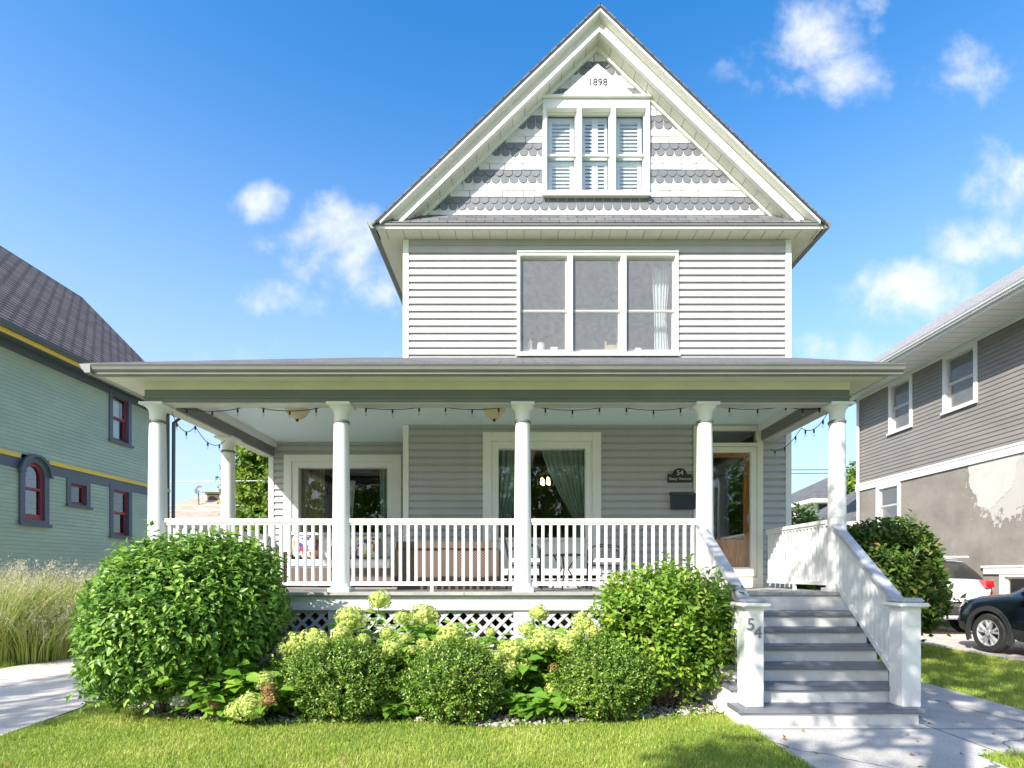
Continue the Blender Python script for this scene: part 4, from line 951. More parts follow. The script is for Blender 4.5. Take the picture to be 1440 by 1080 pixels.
# arched window
a, b, c, d = gw[3]; cy = (a + b) / 2; r0 = (b - a) / 2; zc = 3.50
def arch_strip(mb, r_in, r_out, zlow, o0, o1, arch_only=False):
    pts_o, pts_i = [], []
    n = 16
    for k in range(n + 1):
        an = math.pi * k / n
        pts_o.append((cy + r_out * math.cos(an), zc + r_out * 1.15 * math.sin(an))); pts_i.append((cy + r_in * math.cos(an), zc + r_in * 1.15 * math.sin(an)))
    if not arch_only:
        pts_o = [(cy + r_out, zlow)] + pts_o + [(cy - r_out, zlow)]; pts_i = [(cy + r_in, zlow)] + pts_i + [(cy - r_in, zlow)]
    for k in range(len(pts_o) - 1):
        q = [pts_o[k], pts_o[k + 1], pts_i[k + 1], pts_i[k]]
        mb.prism(q, o0, o1, lambda u, v, o: em(u, o, v))
w = MB(); arch_strip(w, r0, r0 + .11, c - .08, -.12, .05); w.box(a, b, -.12, .05, c - .1, c, em); w.box(a - .14, b + .14, .051, .09, c - .13, c - .06, em)
arch_strip(w, r0 + .10, r0 + .15, 3.5, .0505, .11, True)
av = w.build('arched_window', M['navy'], gh, recalc=False)
w = MB(); arch_strip(w, r0 - .055, r0 - .001, c, -.08, .0); w.box(a + .05, b - .05, -.08, .0, c + .001, c + .12, em); w.box(a + .05, b - .05, -.085, .005, 3.20, 3.25, em); w.build('sash', M['maroon'], av, recalc=False)
w = MB(); w.prism([(a + .02, c + .05), (b - .02, c + .05)] + [(cy + (r0 - .02) * math.cos(math.pi * k / 12), zc + (r0 - .02) * 1.15 * math.sin(math.pi * k / 12)) for k in range(13)], -.045, -.044, lambda u, v, o: em(u, o, v)); w.build('pane', M['glassdark'], av)
room_box(em, 10.8, 11.8, 2.2, 4.2, -.13, -1.2).build('room_interior', M['room'], av)
drape('curtain', 'white lace curtain in the upper window of the green house', 'curtain', em, (13.46, 14.0), (13.46, 14.0), 4.82, 5.9, -.22, 'sheer', 6, .02)

# ================================================================== TAUPE HOUSE (right)
TX = 11.8; tm = west(TX)
th = empty('taupe_house', (15, 13, 0), 'taupe clapboard and brown stucco house with white trim, right of the grey house', 'house')
T = lambda mb, n, m, **k: mb.build(n, M[m], th, **k)
tw_ = [(16.37, 17.18, 5.92, 7.34), (14.07, 14.98, 5.93, 7.34), (16.88, 17.78, 3.05, 4.20), (12.1, 13.2, .75, 1.40)]
w = MB(); siding(w, tm, 6.0, 18.85, 4.53, 7.53, e=.115, lip=.016, openings=[(a - .05, b + .05, c - .05, d + .05) for a, b, c, d in tw_])
siding(w, lambda u, o, z: (u, 18.9 + o, z), TX, 19, 4.4, 7.53, e=.115, lip=.016); siding(w, lambda u, o, z: (u, 6.0 - o, z), TX, 19, 4.4, 7.53, e=.115, lip=.016)
T(w, 'clapboard_wall', 'taupe', recalc=False)
w = MB()
def rect_wall(mb, mp, u0, u1, z0, z1, ops, o=0):
    us = sorted({u0, u1} | {q for p in ops for q in p[:2]}); zs = sorted({z0, z1} | {q for p in ops for q in p[2:]})
    for ua, ub in zip(us[:-1], us[1:]):
        for za, zb_ in zip(zs[:-1], zs[1:]):
            m1, m2 = (ua + ub) / 2, (za + zb_) / 2
            if m1 < u0 or m1 > u1 or m2 < z0 or m2 > z1 or any(p[0] < m1 < p[1] and p[2] < m2 < p[3] for p in ops): continue
            mb.add([mp(ua, o, za), mp(ub, o, za), mp(ub, o, zb_), mp(ua, o, zb_)], [(0, 1, 2, 3)])
rect_wall(w, tm, 6.0, 18.9, 0, 4.4, tw_[2:])
w.add([(TX, 18.9, 0), (19, 18.9, 0), (19, 18.9, 4.4), (TX, 18.9, 4.4)], [(0, 1, 2, 3)]); w.add([(TX, 6, 0), (19, 6, 0), (19, 6, 4.4), (TX, 6, 4.4)], [(0, 1, 2, 3)])
T(w, 'stucco_wall', 'stucco', recalc=False)
rn = random.Random(5); poly = []
for (u, z, j) in [(14.25, 4.28, 0), (14.2, 3.7, .05), (14.0, 3.45, .1), (13.95, 3.2, .1), (13.6, 3.05, .12), (13.45, 3.2, .1), (13.2, 3.35, .1), (12.95, 3.6, .1), (12.9, 4.0, .1), (12.75, 4.28, 0)]: poly.append((u, z, j))
pp = []
for (p, q) in zip(poly[:-1], poly[1:]):
    for k in range(7):
        f = k / 7; pp.append((p[0] + (q[0] - p[0]) * f + rn.uniform(-1, 1) * .018, min(4.28, p[1] + (q[1] - p[1]) * f + rn.uniform(-1, 1) * .018)))
pp.append((12.75, 4.28)); T(MB().prism(pp, .001, .007, lambda u, v, o: tm(u, o, v)), 'plaster_patch', 'stuccopatch')
w = MB(); w.box(6.0, 18.95, -.02, .045, 4.30, 4.529, tm); w.box(6, 18.95, .0455, .06, 4.49, 4.545, tm); w.box(18.8, 18.92, -.1, .03, 4.53, 7.52, tm); w.box(11.9, 13.75, -.02, .05, 1.46, 1.64, tm); w.box(11.85, 13.8, .051, .07, 1.62, 1.67, tm)
w.box(6.0, 18.8, -.02, .025, 7.42, 7.525, tm)
T(w, 'white_trim', 'white')
for i, (a, b, c, d) in enumerate(tw_): dh_window(th, tm, a, b, c, d, 'white', 'white' if i != 3 else 'cream', cw=.11, room='roomgrey', glass='glass', screen=i < 3, sash_w=.05, depth=.12, kind='double' if i < 3 else 'fixed')
w = MB(); w.box(5.5, 19.9, .0, 1.0, 7.531, 7.56, tm); T(w, 'eave_soffit', 'soffitwhite')
w = MB()
k = 5.6
while k < 19.9: w.box(k, k + .008, .03, .99, 7.526, 7.5305, tm); k += .30
T(w, 'soffit_joint', 'lattice')
w = MB(); w.box(5.5, 19.9, 1.0, 1.02, 7.52, 7.70, tm); gutter(w, (TX - 1.021, 5.5, 7.72), (TX - 1.021, 19.9, 7.72), (-1, 0, 0), 1.1); w.tube([(TX - 1.1, 18.75, 7.62), (TX - .1, 18.72, 7.3), (TX - .09, 18.72, .2)], .045, 8)
T(w, 'gutter', 'soffitwhite')
w = MB(); slab(w, [(10.66, 5.4, 7.74), (10.66, 20.0, 7.74), (15.1, 19.6, 10.65), (15.1, 5.4, 10.65)], .05); slab(w, [(15.1, 5.4, 10.65), (15.1, 19.6, 10.65), (19.5, 20.0, 7.74), (19.5, 5.4, 7.74)], .05)
w.add([(10.66, 20.0, 7.72), (19.5, 20.0, 7.72), (15.1, 19.6, 10.63)], [(0, 1, 2)])
T(w, 'roof', 'rooflight', uv=True)
w = MB(); w.box(13.2, 18.9, 6.05, 18.85, .1, 7.5); w.box(TX + .02, 18.9, 6.05, 11.5, .1, 7.5)
T(w, 'house_core', 'dark')

# ================================================================== FAR HOUSES, CABLES
def far_house(name, label, x0, x1, y0, y1, ze, zr_, wallm, roofm, ridge='x', over=.4, hip=2.0):
    t = empty(name, ((x0 + x1) / 2, (y0 + y1) / 2, 0), label, 'house')
    MB().box(x0, x1, y0, y1, 0, ze - .01).build('wall', M[wallm], t)
    a0, a1, b0, b1 = x0 - over, x1 + over, y0 - over, y1 + over; my = (b0 + b1) / 2; w = MB()
    A, B = (a0 + hip, my, zr_), (a1 - hip, my, zr_)
    w.add([(a0, b0, ze), (a1, b0, ze), (a1, b1, ze), (a0, b1, ze), A, B], [(0, 1, 5, 4), (1, 2, 5), (2, 3, 4, 5), (3, 0, 4)])
    r = w.build('roof', M[roofm], t, uv=True)
    MB().box(a0, a1, b0, b1, ze - .22, ze - .005).build('fascia', M['white'], t)
    return t, r
tn, rf = far_house('tan_roofed_house', 'distant house with tan hip roof and dormer, seen past the left porch columns', -17.5, -10.0, 26, 33, 4.1, 6.6, 'cream', 'rooftan', hip=3.6)
p = at(300, 699, 27.2)
w = MB(); w.box(p.x - .42, p.x + .42, p.y - .0, p.y + 1.8, p.z - .3, p.z + .22); dm = w.build('dormer', M['cream'], tn)
w = MB(); slab(w, [(p.x - .52, p.y - .15, p.z + .25), (p.x + .52, p.y - .15, p.z + .25), (p.x + .52, p.y + 2.2, p.z + .42), (p.x - .52, p.y + 2.2, p.z + .42)], .03); w.build('dormer_roof', M['rooftan'], dm, uv=True)
MB().box(p.x - .3, p.x + .3, p.y - .02, p.y - .001, p.z - .2, p.z + .15).build('dormer_window', M['room'], dm)
p = at(278, 688, 26.6); t = empty('satellite_dish', (p.x, p.y, p.z - .8), 'grey satellite dish standing at the tan roof slope', 'satellite dish')
w = MB().lathe([(.0, .04), (.12, .02), (.22, -.03), (.23, -.03), (.12, .01)], n=18); o = w.build('dish', M['navy'], None, smooth=True); o.parent = t; o.location = (0, 0, .8); o.rotation_euler = (R(70), 0, R(-20))
MB().tube([(p.x, p.y + .1, p.z - 1.4), (p.x, p.y + .06, p.z)], .03, 6).build('mast', M['navy'], t)
wh, rf = far_house('white_house', 'distant white house with grey hip roof, seen between the porch and the taupe house', 17.6, 26, 32, 40, 5.75, 7.9, 'white', 'roof', hip=3.9, over=.7)
MB().box(17.7, 25.5, 31.97, 31.999, 5.0, 5.5).build('window_strip', M['navy'], wh)
far_house('grey_garage', 'low grey roofed garage in front of the distant white house', 13.6, 20.5, 22, 27, 3.55, 5.6, 'soffitwhite', 'roof', hip=2.6, over=.3)
far_house('small_shed', 'small grey roofed shed at the edge of the porch corner board, right gap', 10.6, 12.6, 25.5, 29, 4.3, 5.2, 'soffitwhite', 'roof', hip=1.2, over=.3)
for lb, z, d, m in (('pale overhead cable crossing high behind the left porch columns', uz(678, 22), 22, 'wirewhite'), ('pale overhead cable, upper of the close pair low behind the left porch columns', uz(712, 22.5), 22.5, 'wirewhite'), ('pale overhead cable, lower of the close pair low behind the left porch columns', uz(719, 22.6), 22.6, 'wirewhite')):
    w = MB(); w.tube([(-40 + k * 4, d, z + .04 * abs(k - 6)) for k in range(11)], .022, 5); tag(w.build('overhead_cable', M[m]), lb, 'cable', 'overhead cables')
for lb, z, d in (('dark overhead cable, upper of two in the sky right of the house', uz(662, 28), 28), ('dark overhead cable, lower of two in the sky right of the house', uz(667, 28), 28)):
    w = MB(); w.tube([(5 + k * 4, d, z + .02 * k) for k in range(11)], .018, 5); tag(w.build('overhead_cable', M['wire']), lb, 'cable', 'overhead cables')

# ================================================================== GROUND
def sheet(name, poly, z, m, uv=False): return tag(MB().add([(x, y, z) for x, y in poly], [tuple(range(len(poly)))]).build(name, M[m], None, recalc=False), kind='structure')
sheet('ground', [(-400, -400), (400, -400), (400, 600), (-400, 600)], 0, 'turf')
def edge_y(x):
    xs = [-4.8, -4.3, -3.53, -2.3, -1.2, -.18, .88, 1.65, 2.30]; ys = [6.45, 6.0, 5.60, 5.42, 5.53, 5.27, 5.5, 5.68, 5.78]
    return float(np.interp(x, xs, ys))
xs = np.linspace(-4.8, 2.2, 50)
sheet('planting_bed_soil', [(x, edge_y(x) + .02 * math.sin(x * 13)) for x in xs] + [(2.2, 7.44), (-4.95, 7.44), (-5.0, 6.8)], .004, 'soil')
sheet('driveway', [(-4.75, -30), (-4.72, 3), (-4.72, 5.0), (-4.82, 6.0), (-5.0, 7.0), (-5.1, 9), (-5.1, 60), (-8.0, 60), (-8.0, -30)], .008, 'drive')
sheet('driveway', [(8.45, -30), (TX - .01, -30), (TX - .01, 60), (8.45, 60)], .008, 'drive')
sheet('walkway', [(2.27, -30), (3.75, -30), (3.75, 4.45), (5.45, 4.55), (5.5, 7.5), (5.5, 14), (4.4, 14), (4.4, 6.9), (2.2, 6.9), (2.24, 5.4)], .012, 'concrete')
w = MB()
for y in (5.18,): w.box(2.28, 5.46, y, y + .012, .0125, .0135)
w.box(3.98, 3.992, 4.5, 6.9, .0125, .0135); w.box(2.28, 3.74, 3.6, 3.612, .0125, .0135)
tag(w.build('walkway_joint', M['cladding']), kind='structure')

# ================================================================== VEGETATION
def unit(a): return a / np.maximum(np.linalg.norm(a, axis=1, keepdims=True), 1e-9)
def leaf_verts(P, A, Nn, L, W, fold=.25, big=False):
    A = unit(A); Nn = unit(Nn - A * (A * Nn).sum(1, keepdims=True)); S = np.cross(A, Nn); L = L[:, None]; W = W[:, None]
    n = len(P)
    if not big:
        V = np.stack([P, P + A * L * .45 + S * W * .5 + Nn * W * fold, P + A * L - Nn * L * .08, P + A * L * .45 - S * W * .5 + Nn * W * fold], 1).reshape(-1, 3)
        b = np.arange(n)[:, None] * 4; Fc = np.concatenate([b + [0, 1, 2], b + [0, 2, 3]], 0); return V, Fc, 4
    V = np.stack([P, P + A * L * .25 + S * W * .46 + Nn * W * fold, P + A * L * .62 + S * W * .4 + Nn * W * fold * .7, P + A * L - Nn * L * .12, P + A * L * .62 - S * W * .4 + Nn * W * fold * .7, P + A * L * .25 - S * W * .46 + Nn * W * fold, P + A * L * .45], 1).reshape(-1, 3)
    b = np.arange(n)[:, None] * 7; Fc = np.concatenate([b + list(q) for q in ((0, 1, 6), (1, 2, 6), (2, 3, 6), (3, 4, 6), (4, 5, 6), (5, 0, 6))], 0); return V, Fc, 7
def lumpy(rng, D, k=26, amp=.16, sharp=9):
    C = unit(rng.normal(size=(k, 3))); a = rng.uniform(-.6, 1, k) * amp
    return 1 + (np.maximum(0, D @ C.T) ** sharp * a).sum(1)
def foliage(seed, c, rad, ntw, per, L, W, twl, droop=.3, up=.3, amp=.16, zmin=.06, inner=.22, shell=.10, big=False, low=-.8, k=26, sharp=9, squash=0.0, hole=0.0, sup=2.0, shear=(0, 0), shoots=.03):
    rng = np.random.default_rng(seed); c = np.array(c); rad = np.array(rad)
    D = unit(rng.normal(size=(int(ntw * 1.5), 3))); D = D[D[:, 2] > low][:ntw]; n = len(D)
    r = lumpy(rng, D, k, amp, sharp)
    q = np.where(rng.random(n) < inner, rng.uniform(.45, .92, n), 1 - np.abs(rng.normal(0, shell, n)))
    if hole > 0:  # thin out whole patches
        keep = lumpy(rng, D, 40, 1.0, 14) > 1 - .5 + hole; keep |= rng.random(n) < .35
        D, r, q = D[keep], r[keep], q[keep]; n = len(D)
    q = np.where(rng.random(n) < shoots, rng.uniform(1.04, 1.2, n), q)
    r = r / ((np.abs(D) ** sup).sum(1) ** (1 / sup))
    tip = c + D * rad * (r * q)[:, None]; tip[:, 0] += shear[0] * (tip[:, 2] - c[2]); tip[:, 1] += shear[1] * (tip[:, 2] - c[2])
    out = unit(D / rad)
    T = unit(out + np.array([0, 0, up]) + rng.normal(0, .35, (n, 3)))
    base = tip - T * twl * rng.uniform(.7, 1.2, (n, 1))
    s = (np.arange(per) + .6) / per
    ang = rng.uniform(0, 6.28, (n, 1)) + np.arange(per)[None] * 2.4
    u = unit(np.cross(T, rng.normal(size=(n, 3)))); v = np.cross(T, u)
    tl = np.linalg.norm(tip - base, axis=1)[:, None, None]
    P = base[:, None] + T[:, None] * s[None, :, None] * tl
    side = u[:, None] * np.cos(ang)[..., None] + v[:, None] * np.sin(ang)[..., None]
    A = side * .85 + T[:, None] * (.35 + .5 * s[None, :, None]) + np.array([0, 0, -droop]) + rng.normal(0, .15, P.shape)
    Nn = out[:, None] * .7 + np.array([0, 0, .7]) + rng.normal(0, .35, P.shape)
    tn_ = np.clip(rng.normal(.38, .22, P.shape[:2]) + rng.normal(0, .12, (n, 1)) + (s[None] ** 4) * .28, 0, 1)
    P = P.reshape(-1, 3); A = A.reshape(-1, 3); Nn = Nn.reshape(-1, 3); tn_ = tn_.ravel()
    ok = P[:, 2] > zmin; P, A, Nn, tn_ = P[ok], A[ok], Nn[ok], tn_[ok]
    sc_ = rng.uniform(.65, 1.2, len(P)); V, Fc, m = leaf_verts(P, A, Nn, L * sc_, W * sc_ * rng.uniform(.8, 1.2, len(P)), big=big)
    return V, Fc, np.repeat(tn_, m), tip, base
def stems(parent, seed, c, rad, n, m='twig', r=.012, base_r=.25):
    rng = random.Random(seed); w = MB()
    for k in range(n):
        a = rng.uniform(0, 6.28); q = rng.random() ** .5; f = rng.uniform(.55, .92)
        b = Vector((c[0] + base_r * q * math.cos(a), c[1] + base_r * q * math.sin(a), 0)); el = rng.uniform(.2, 1.3)
        t = Vector((c[0] + rad[0] * f * math.cos(a) * math.cos(el), c[1] + rad[1] * f * math.sin(a) * math.cos(el), c[2] + rad[2] * f * math.sin(el) * .95))
        mid = b.lerp(t, .5) + Vector((rng.uniform(-.06, .06), rng.uniform(-.06, .06), .12)); w.tube([b, b.lerp(mid, .5) + Vector((0, 0, .03)), mid, mid.lerp(t, .5), t], [r, r * .9, r * .7, r * .5, r * .25], 5)
        for j in range(3):
            p0 = mid.lerp(t, rng.random()); w.tube([p0, p0 + Vector((rng.uniform(-.2, .2), rng.uniform(-.2, .2), rng.uniform(.0, .25)))], [r * .4, r * .15], 4)
    return w.build('stem', M[m], parent, smooth=True)
def shrub(name, label, cat, seed, c, rad, ntw, per, L, W, twl, m, group=None, nst=16, **k):
    t = empty(name, (c[0], c[1], 0), label, cat, group)
    V, Fc, tn_, tip, base = foliage(seed, c, rad, ntw, per, L, W, twl, **k)
    npmesh('foliage', V, Fc, M[m], t, tn_); stems(t, seed, c, rad, nst); return t
shrub('viburnum_shrub', 'large rounded dark green shrub in front of the left end of the porch', 'shrub', 3, (-3.58, 5.92, 1.04), (.99, .93, .84), 5000, 7, .085, .042, .22, 'shrub', droop=.5, up=.25, amp=.13, sup=2.0, shear=(.16, 0), sharp=14, k=50, shell=.10, shoots=.004, inner=.25, zmin=.16, nst=26, low=-.9)
shrub('dogwood_shrub', 'upright light green shrub between the porch and the left newel post', 'shrub', 11, (1.66, 6.12, .93), (.80, .62, .68), 1700, 8, .085, .042, .30, 'dogwood', droop=.15, up=1.0, amp=.26, inner=.25, zmin=.1, nst=26, low=-.85, sharp=14, sup=2.2, k=36, shell=.15)
shrub('side_bush', 'dark green bush with reddish tips between the right stair railing and the taupe house', 'shrub', 17, (6.22, 9.35, 1.42), (.92, .95, 1.06), 2600, 8, .115, .058, .34, 'sidebush', droop=.2, up=.8, amp=.28, sup=2.2, shell=.12, shoots=.01, inner=.2, zmin=.1, nst=22, low=-.9, sharp=12)
for i, (c, rad, lb) in enumerate((((-1.80, 5.60, .41), (.56, .46, .42), 'clipped boxwood ball nearest the large left shrub'), ((-.62, 5.52, .40), (.50, .44, .42), 'clipped boxwood ball in the middle of the front bed'), ((.93, 5.58, .42), (.50, .44, .43), 'clipped boxwood ball beside the upright light green shrub'))):
    shrub('boxwood', lb, 'shrub', 31 + i, c, rad, 3000, 9, .032, .019, .13, 'box', 'boxwood balls in the front bed', droop=.0, up=.6, amp=.2, inner=.22, shell=.125, zmin=.03, nst=14, low=-.85, sharp=14)
# hydrangeas
def head(parent, c, r, m, seed, flat=.9):
    rng = np.random.default_rng(seed); n = int(230 * (r / .13) ** 1.2) + 60
    D = unit(rng.normal(size=(n, 3))); D = D[D[:, 2] > -.75]; n = len(D)
    rr = lumpy(rng, D, 14, .18, 6)[:, None] * r * rng.uniform(.86, 1.04, (n, 1))
    P = np.array(c) + D * rr * np.array([1, 1, flat]); s = r * rng.uniform(.13, .2, (n, 1))
    Nn = unit(D + rng.normal(0, .35, (n, 3))); U = unit(np.cross(Nn, rng.normal(size=(n, 3)))); Vv = np.cross(Nn, U)
    V = []; Fs = []
    q = np.stack([P + U * s, P + (U + Vv) * s * .28 + Nn * s * .2, P + Vv * s, P + (Vv - U) * s * .28 + Nn * s * .2, P - U * s, P - (U + Vv) * s * .28 + Nn * s * .2, P - Vv * s, P + (U - Vv) * s * .28 + Nn * s * .2], 1).reshape(-1, 3)
    b = np.arange(n)[:, None] * 8; Fc = np.concatenate([b + [0, 1, 7], b + [1, 2, 3], b + [3, 4, 5], b + [5, 6, 7], b + [1, 3, 5], b + [1, 5, 7]], 0)
    tn_ = np.repeat(np.clip(rng.normal(.5, .25, n), 0, 1), 8)
    # inner core
    k, j = 10, 6; core = [np.array(c) + .74 * r * np.array([math.sin(math.pi * (y + .5) / j) * math.cos(6.283 * x / k), math.sin(math.pi * (y + .5) / j) * math.sin(6.283 * x / k), math.cos(math.pi * (y + .5) / j) * flat]) for y in range(j) for x in range(k)]
    cf = []
    for y in range(j - 1):
        for x in range(k):
            a, bb, cc, d = y * k + x, y * k + (x + 1) % k, (y + 1) * k + (x + 1) % k, (y + 1) * k + x; cf += [[a, bb, cc], [a, cc, d]]
    Fc = np.concatenate([Fc, np.array(cf) + len(q)], 0); V = np.concatenate([q, np.array(core)], 0); tn_ = np.concatenate([tn_, np.full(len(core), .25)])
    return npmesh('flower_head', V, Fc, M[m], parent, tn_)
def hydrangea(label, base, heads, seed, extra=30, spread=.3, top=.8):
    """heads: (px,py,r_px,depth[,mat])"""
    rng = np.random.default_rng(seed); rnd = random.Random(seed)
    t = empty('hydrangea', (base[0], base[1], 0), label, 'hydrangea', 'hydrangeas in the front bed'); st = MB(); P, A, Nn, Ls = [], [], [], []
    ends = []
    for i, h in enumerate(heads):
        c = at(h[0], h[1], h[3]); r = h[2] * h[3] / F; ends.append((c, r))
        head(t, c, r, h[4] if len(h) > 4 else 'hyhead', seed * 50 + i)
    for k in range(extra + 8): ends.append((Vector((base[0] + rnd.gauss(0, spread), base[1] + rnd.gauss(0, .16), rnd.uniform(.15, top))), 0))
    for c, r in ends:
        b = Vector((base[0] + rnd.uniform(-.22, .22), base[1] + rnd.uniform(-.12, .12), 0)); mid = b.lerp(c, .55) + Vector((0, 0, .1 * min(1, c.z))); e = c - Vector((0, 0, r * .6))
        pts = [b, b.lerp(mid, .5) + Vector((0, 0, .03)), mid, e]; st.tube(pts, [.008, .007, .006, .005], 5)
        n = max(3, int((e - b).length / .085)) if r else 5
        for k in range(n):
            f = .3 + .7 * (k + .3) / n if r else .35 + .65 * (k + 1) / n
            p = mid.lerp(e, (f - .5) * 2) if f > .5 else b.lerp(mid, f * 2)
            for sgn in (0, 3.14):
                a = k * 1.57 + sgn + rnd.uniform(-.4, .4); ax = Vector((math.cos(a), math.sin(a) - .25, rnd.uniform(-.35, .35)))
                P.append(p + ax * .02); A.append(ax); Nn.append(Vector((rnd.uniform(-.3, .3), -.35 + rnd.uniform(-.3, .3), 1))); Ls.append(rnd.uniform(.11, .20) * (.75 if r and f > .9 else 1))
    st.build('stem', M['stem'], t, smooth=True)
    Ls = np.array(Ls); V, Fc, m = leaf_verts(np.array(P), np.array(A), np.array(Nn), Ls, Ls * .68, fold=.14, big=True)
    npmesh('foliage', V, Fc, M['hyleaf'], t, np.repeat(np.clip(rng.normal(.5, .25, len(P)), 0, 1), m), smooth=True)
hydrangea('hydrangea with clustered pale green heads at the right flank of the large left shrub', (-2.45, 6.15), [(415, 905, 17, 5.78), (441, 899, 18, 5.78), (425, 917, 15, 5.78), (401, 914, 13, 5.78), (408, 930, 11, 5.78)], 1, 26, .28, .75)
hydrangea('hydrangea with the tallest pale green head, in front of the white porch skirt', (-1.72, 6.4), [(533, 845, 16, 6.45), (511, 900, 10, 5.75), (455, 905, 12, 5.7), (545, 890, 11, 5.9), (492, 871, 20, 6.10), (479, 893, 15, 5.78), (513, 902, 9, 5.78), (552, 911, 15, 5.78), (578, 915, 9, 5.78)], 2, 24, .3, .95)
hydrangea('hydrangea between the left and middle boxwood balls, heads against the lattice', (-1.05, 6.4), [(567, 869, 13, 6.10), (597, 868, 20, 6.40), (595, 906, 10, 5.78), (610, 915, 14, 5.78), (570, 897, 8, 5.78)], 3, 24, .26, .9)
hydrangea('hydrangea with heads just above the middle boxwood ball', (-.5, 6.3), [(635, 894, 20, 5.78), (661, 909, 15, 5.78), (622, 907, 13, 5.78), (690, 889, 8, 5.78)], 4, 22, .26, .85)
hydrangea('hydrangea in the gap between the middle and right boxwood balls, the fullest one', (.16, 6.05), [(757, 862, 14, 6.35), (740, 885, 12, 5.9), (776, 988, 9, 5.55), (698, 925, 11, 5.6), (718, 916, 19, 5.78), (712, 941, 18, 5.70), (737, 934, 10, 5.75), (763, 899, 19, 5.78), (745, 905, 10, 5.78), (780, 970, 14, 5.65), (779, 940, 8, 5.70, 'hybrown')], 5, 34, .24, .85)
hydrangea('hydrangea behind the right boxwood ball, beside the upright light green shrub', (.72, 6.35), [(809, 892, 11, 5.8), (835, 890, 12, 5.9), (820, 876, 16, 6.10), (797, 908, 16, 5.78), (785, 900, 12, 5.78)], 6, 22, .26, .85)
hydrangea('low sprawling hydrangea at the lawn edge with one white and one browned head', (-2.78, 5.62), [(352, 994, 22, 5.22), (330, 1000, 13, 5.28), (254, 985, 14, 5.5, 'hywhite'), (374, 956, 14, 5.35), (379, 984, 12, 5.2, 'hybrown'), (378, 970, 11, 5.25, 'hybrown'), (302, 990, 9, 5.32, 'hybrown'), (294, 974, 7, 5.7)], 7, 64, .34, .58)
hydrangea('young leafy hydrangea shoot without heads at the foot of the fullest one', (.2, 5.50), [], 8, 12, .16, .28)
hydrangea('small leafy sprout at the lawn edge between left and middle boxwood balls', (-1.22, 5.62), [], 9, 5, .08, .18)
# tall ornamental grass by the green house
def tall_grass(label, c, n, h, spread, seed):
    rng = np.random.default_rng(seed); t = empty('ornamental_grass', (c[0], c[1], 0), label, 'ornamental grass', 'ornamental grass clumps by the green house')
    a = rng.uniform(0, 6.283, n); q = np.sqrt(rng.random(n)); B = np.stack([c[0] + spread * q * np.cos(a), c[1] + spread * q * np.sin(a), np.zeros(n)], 1)
    lean = np.stack([np.cos(a), np.sin(a), np.zeros(n)], 1) * (q * rng.uniform(.1, .75, n))[:, None] + rng.normal(0, .12, (n, 3)) * [1, 1, 0]
    H_ = h * rng.uniform(.45, 1.0, n); S = unit(np.stack([-np.sin(a + rng.normal(0, .8, n)), np.cos(a + rng.normal(0, .8, n)), np.zeros(n)], 1)); W = rng.uniform(.004, .009, n)[:, None]
    rows = []
    for k, f in enumerate((0, .35, .7, 1.0)):
        p = B + lean * (f ** 2 * H_)[:, None] + np.array([0, 0, 1]) * ((f - .18 * f ** 3) * H_)[:, None]; wd = W * (1, .9, .6, .08)[k]; rows += [p - S * wd, p + S * wd]
    V = np.stack(rows, 1).reshape(-1, 3); b = np.arange(n)[:, None] * 8
    Fc = np.concatenate([b + [0, 1, 3, 2], b + [2, 3, 5, 4], b + [4, 5, 7, 6]], 0)
    npmesh('blades', V, Fc, M['tallgrass'], t, np.repeat(np.clip(rng.normal(.45, .25, n), 0, 1), 8))
    # seed heads
    m = n // 4; idx = rng.choice(n, m, replace=False); per = 26
    tip = (B + lean * H_[:, None] + np.array([0, 0, .82]) * H_[:, None])[idx]; dr = unit(lean[idx] * 1.6 + np.array([0, 0, .6]))
    s = np.linspace(-.12, .22, per)[None, :, None]; P = tip[:, None] + dr[:, None] * s + rng.normal(0, .02, (m, per, 3)); P = P.reshape(-1, 3)
    A = np.repeat(dr, per, 0) + rng.normal(0, .7, P.shape); V, Fc, mm = leaf_verts(P, A, rng.normal(size=P.shape), rng.uniform(.025, .05, len(P)), rng.uniform(.004, .009, len(P)))
    npmesh('seed_heads', V, Fc, M['seed'], t, np.repeat(rng.random(len(P)), mm))
tall_grass('tall feathery grass clump at the left picture edge beside the driveway', (-8.75, 8.9), 1700, 1.9, .6, 1)
tall_grass('tall feathery grass clump beside the driveway, closer to the large left shrub', (-8.65, 10.0), 1700, 1.9, .65, 2)
tall_grass('tall feathery grass clump farthest along the green wall', (-8.7, 11.5), 1300, 1.75, .65, 3)
tall_grass('shorter green grass tuft at the driveway edge below the feathery clumps', (-8.3, 9.3), 1600, 1.0, .55, 4)
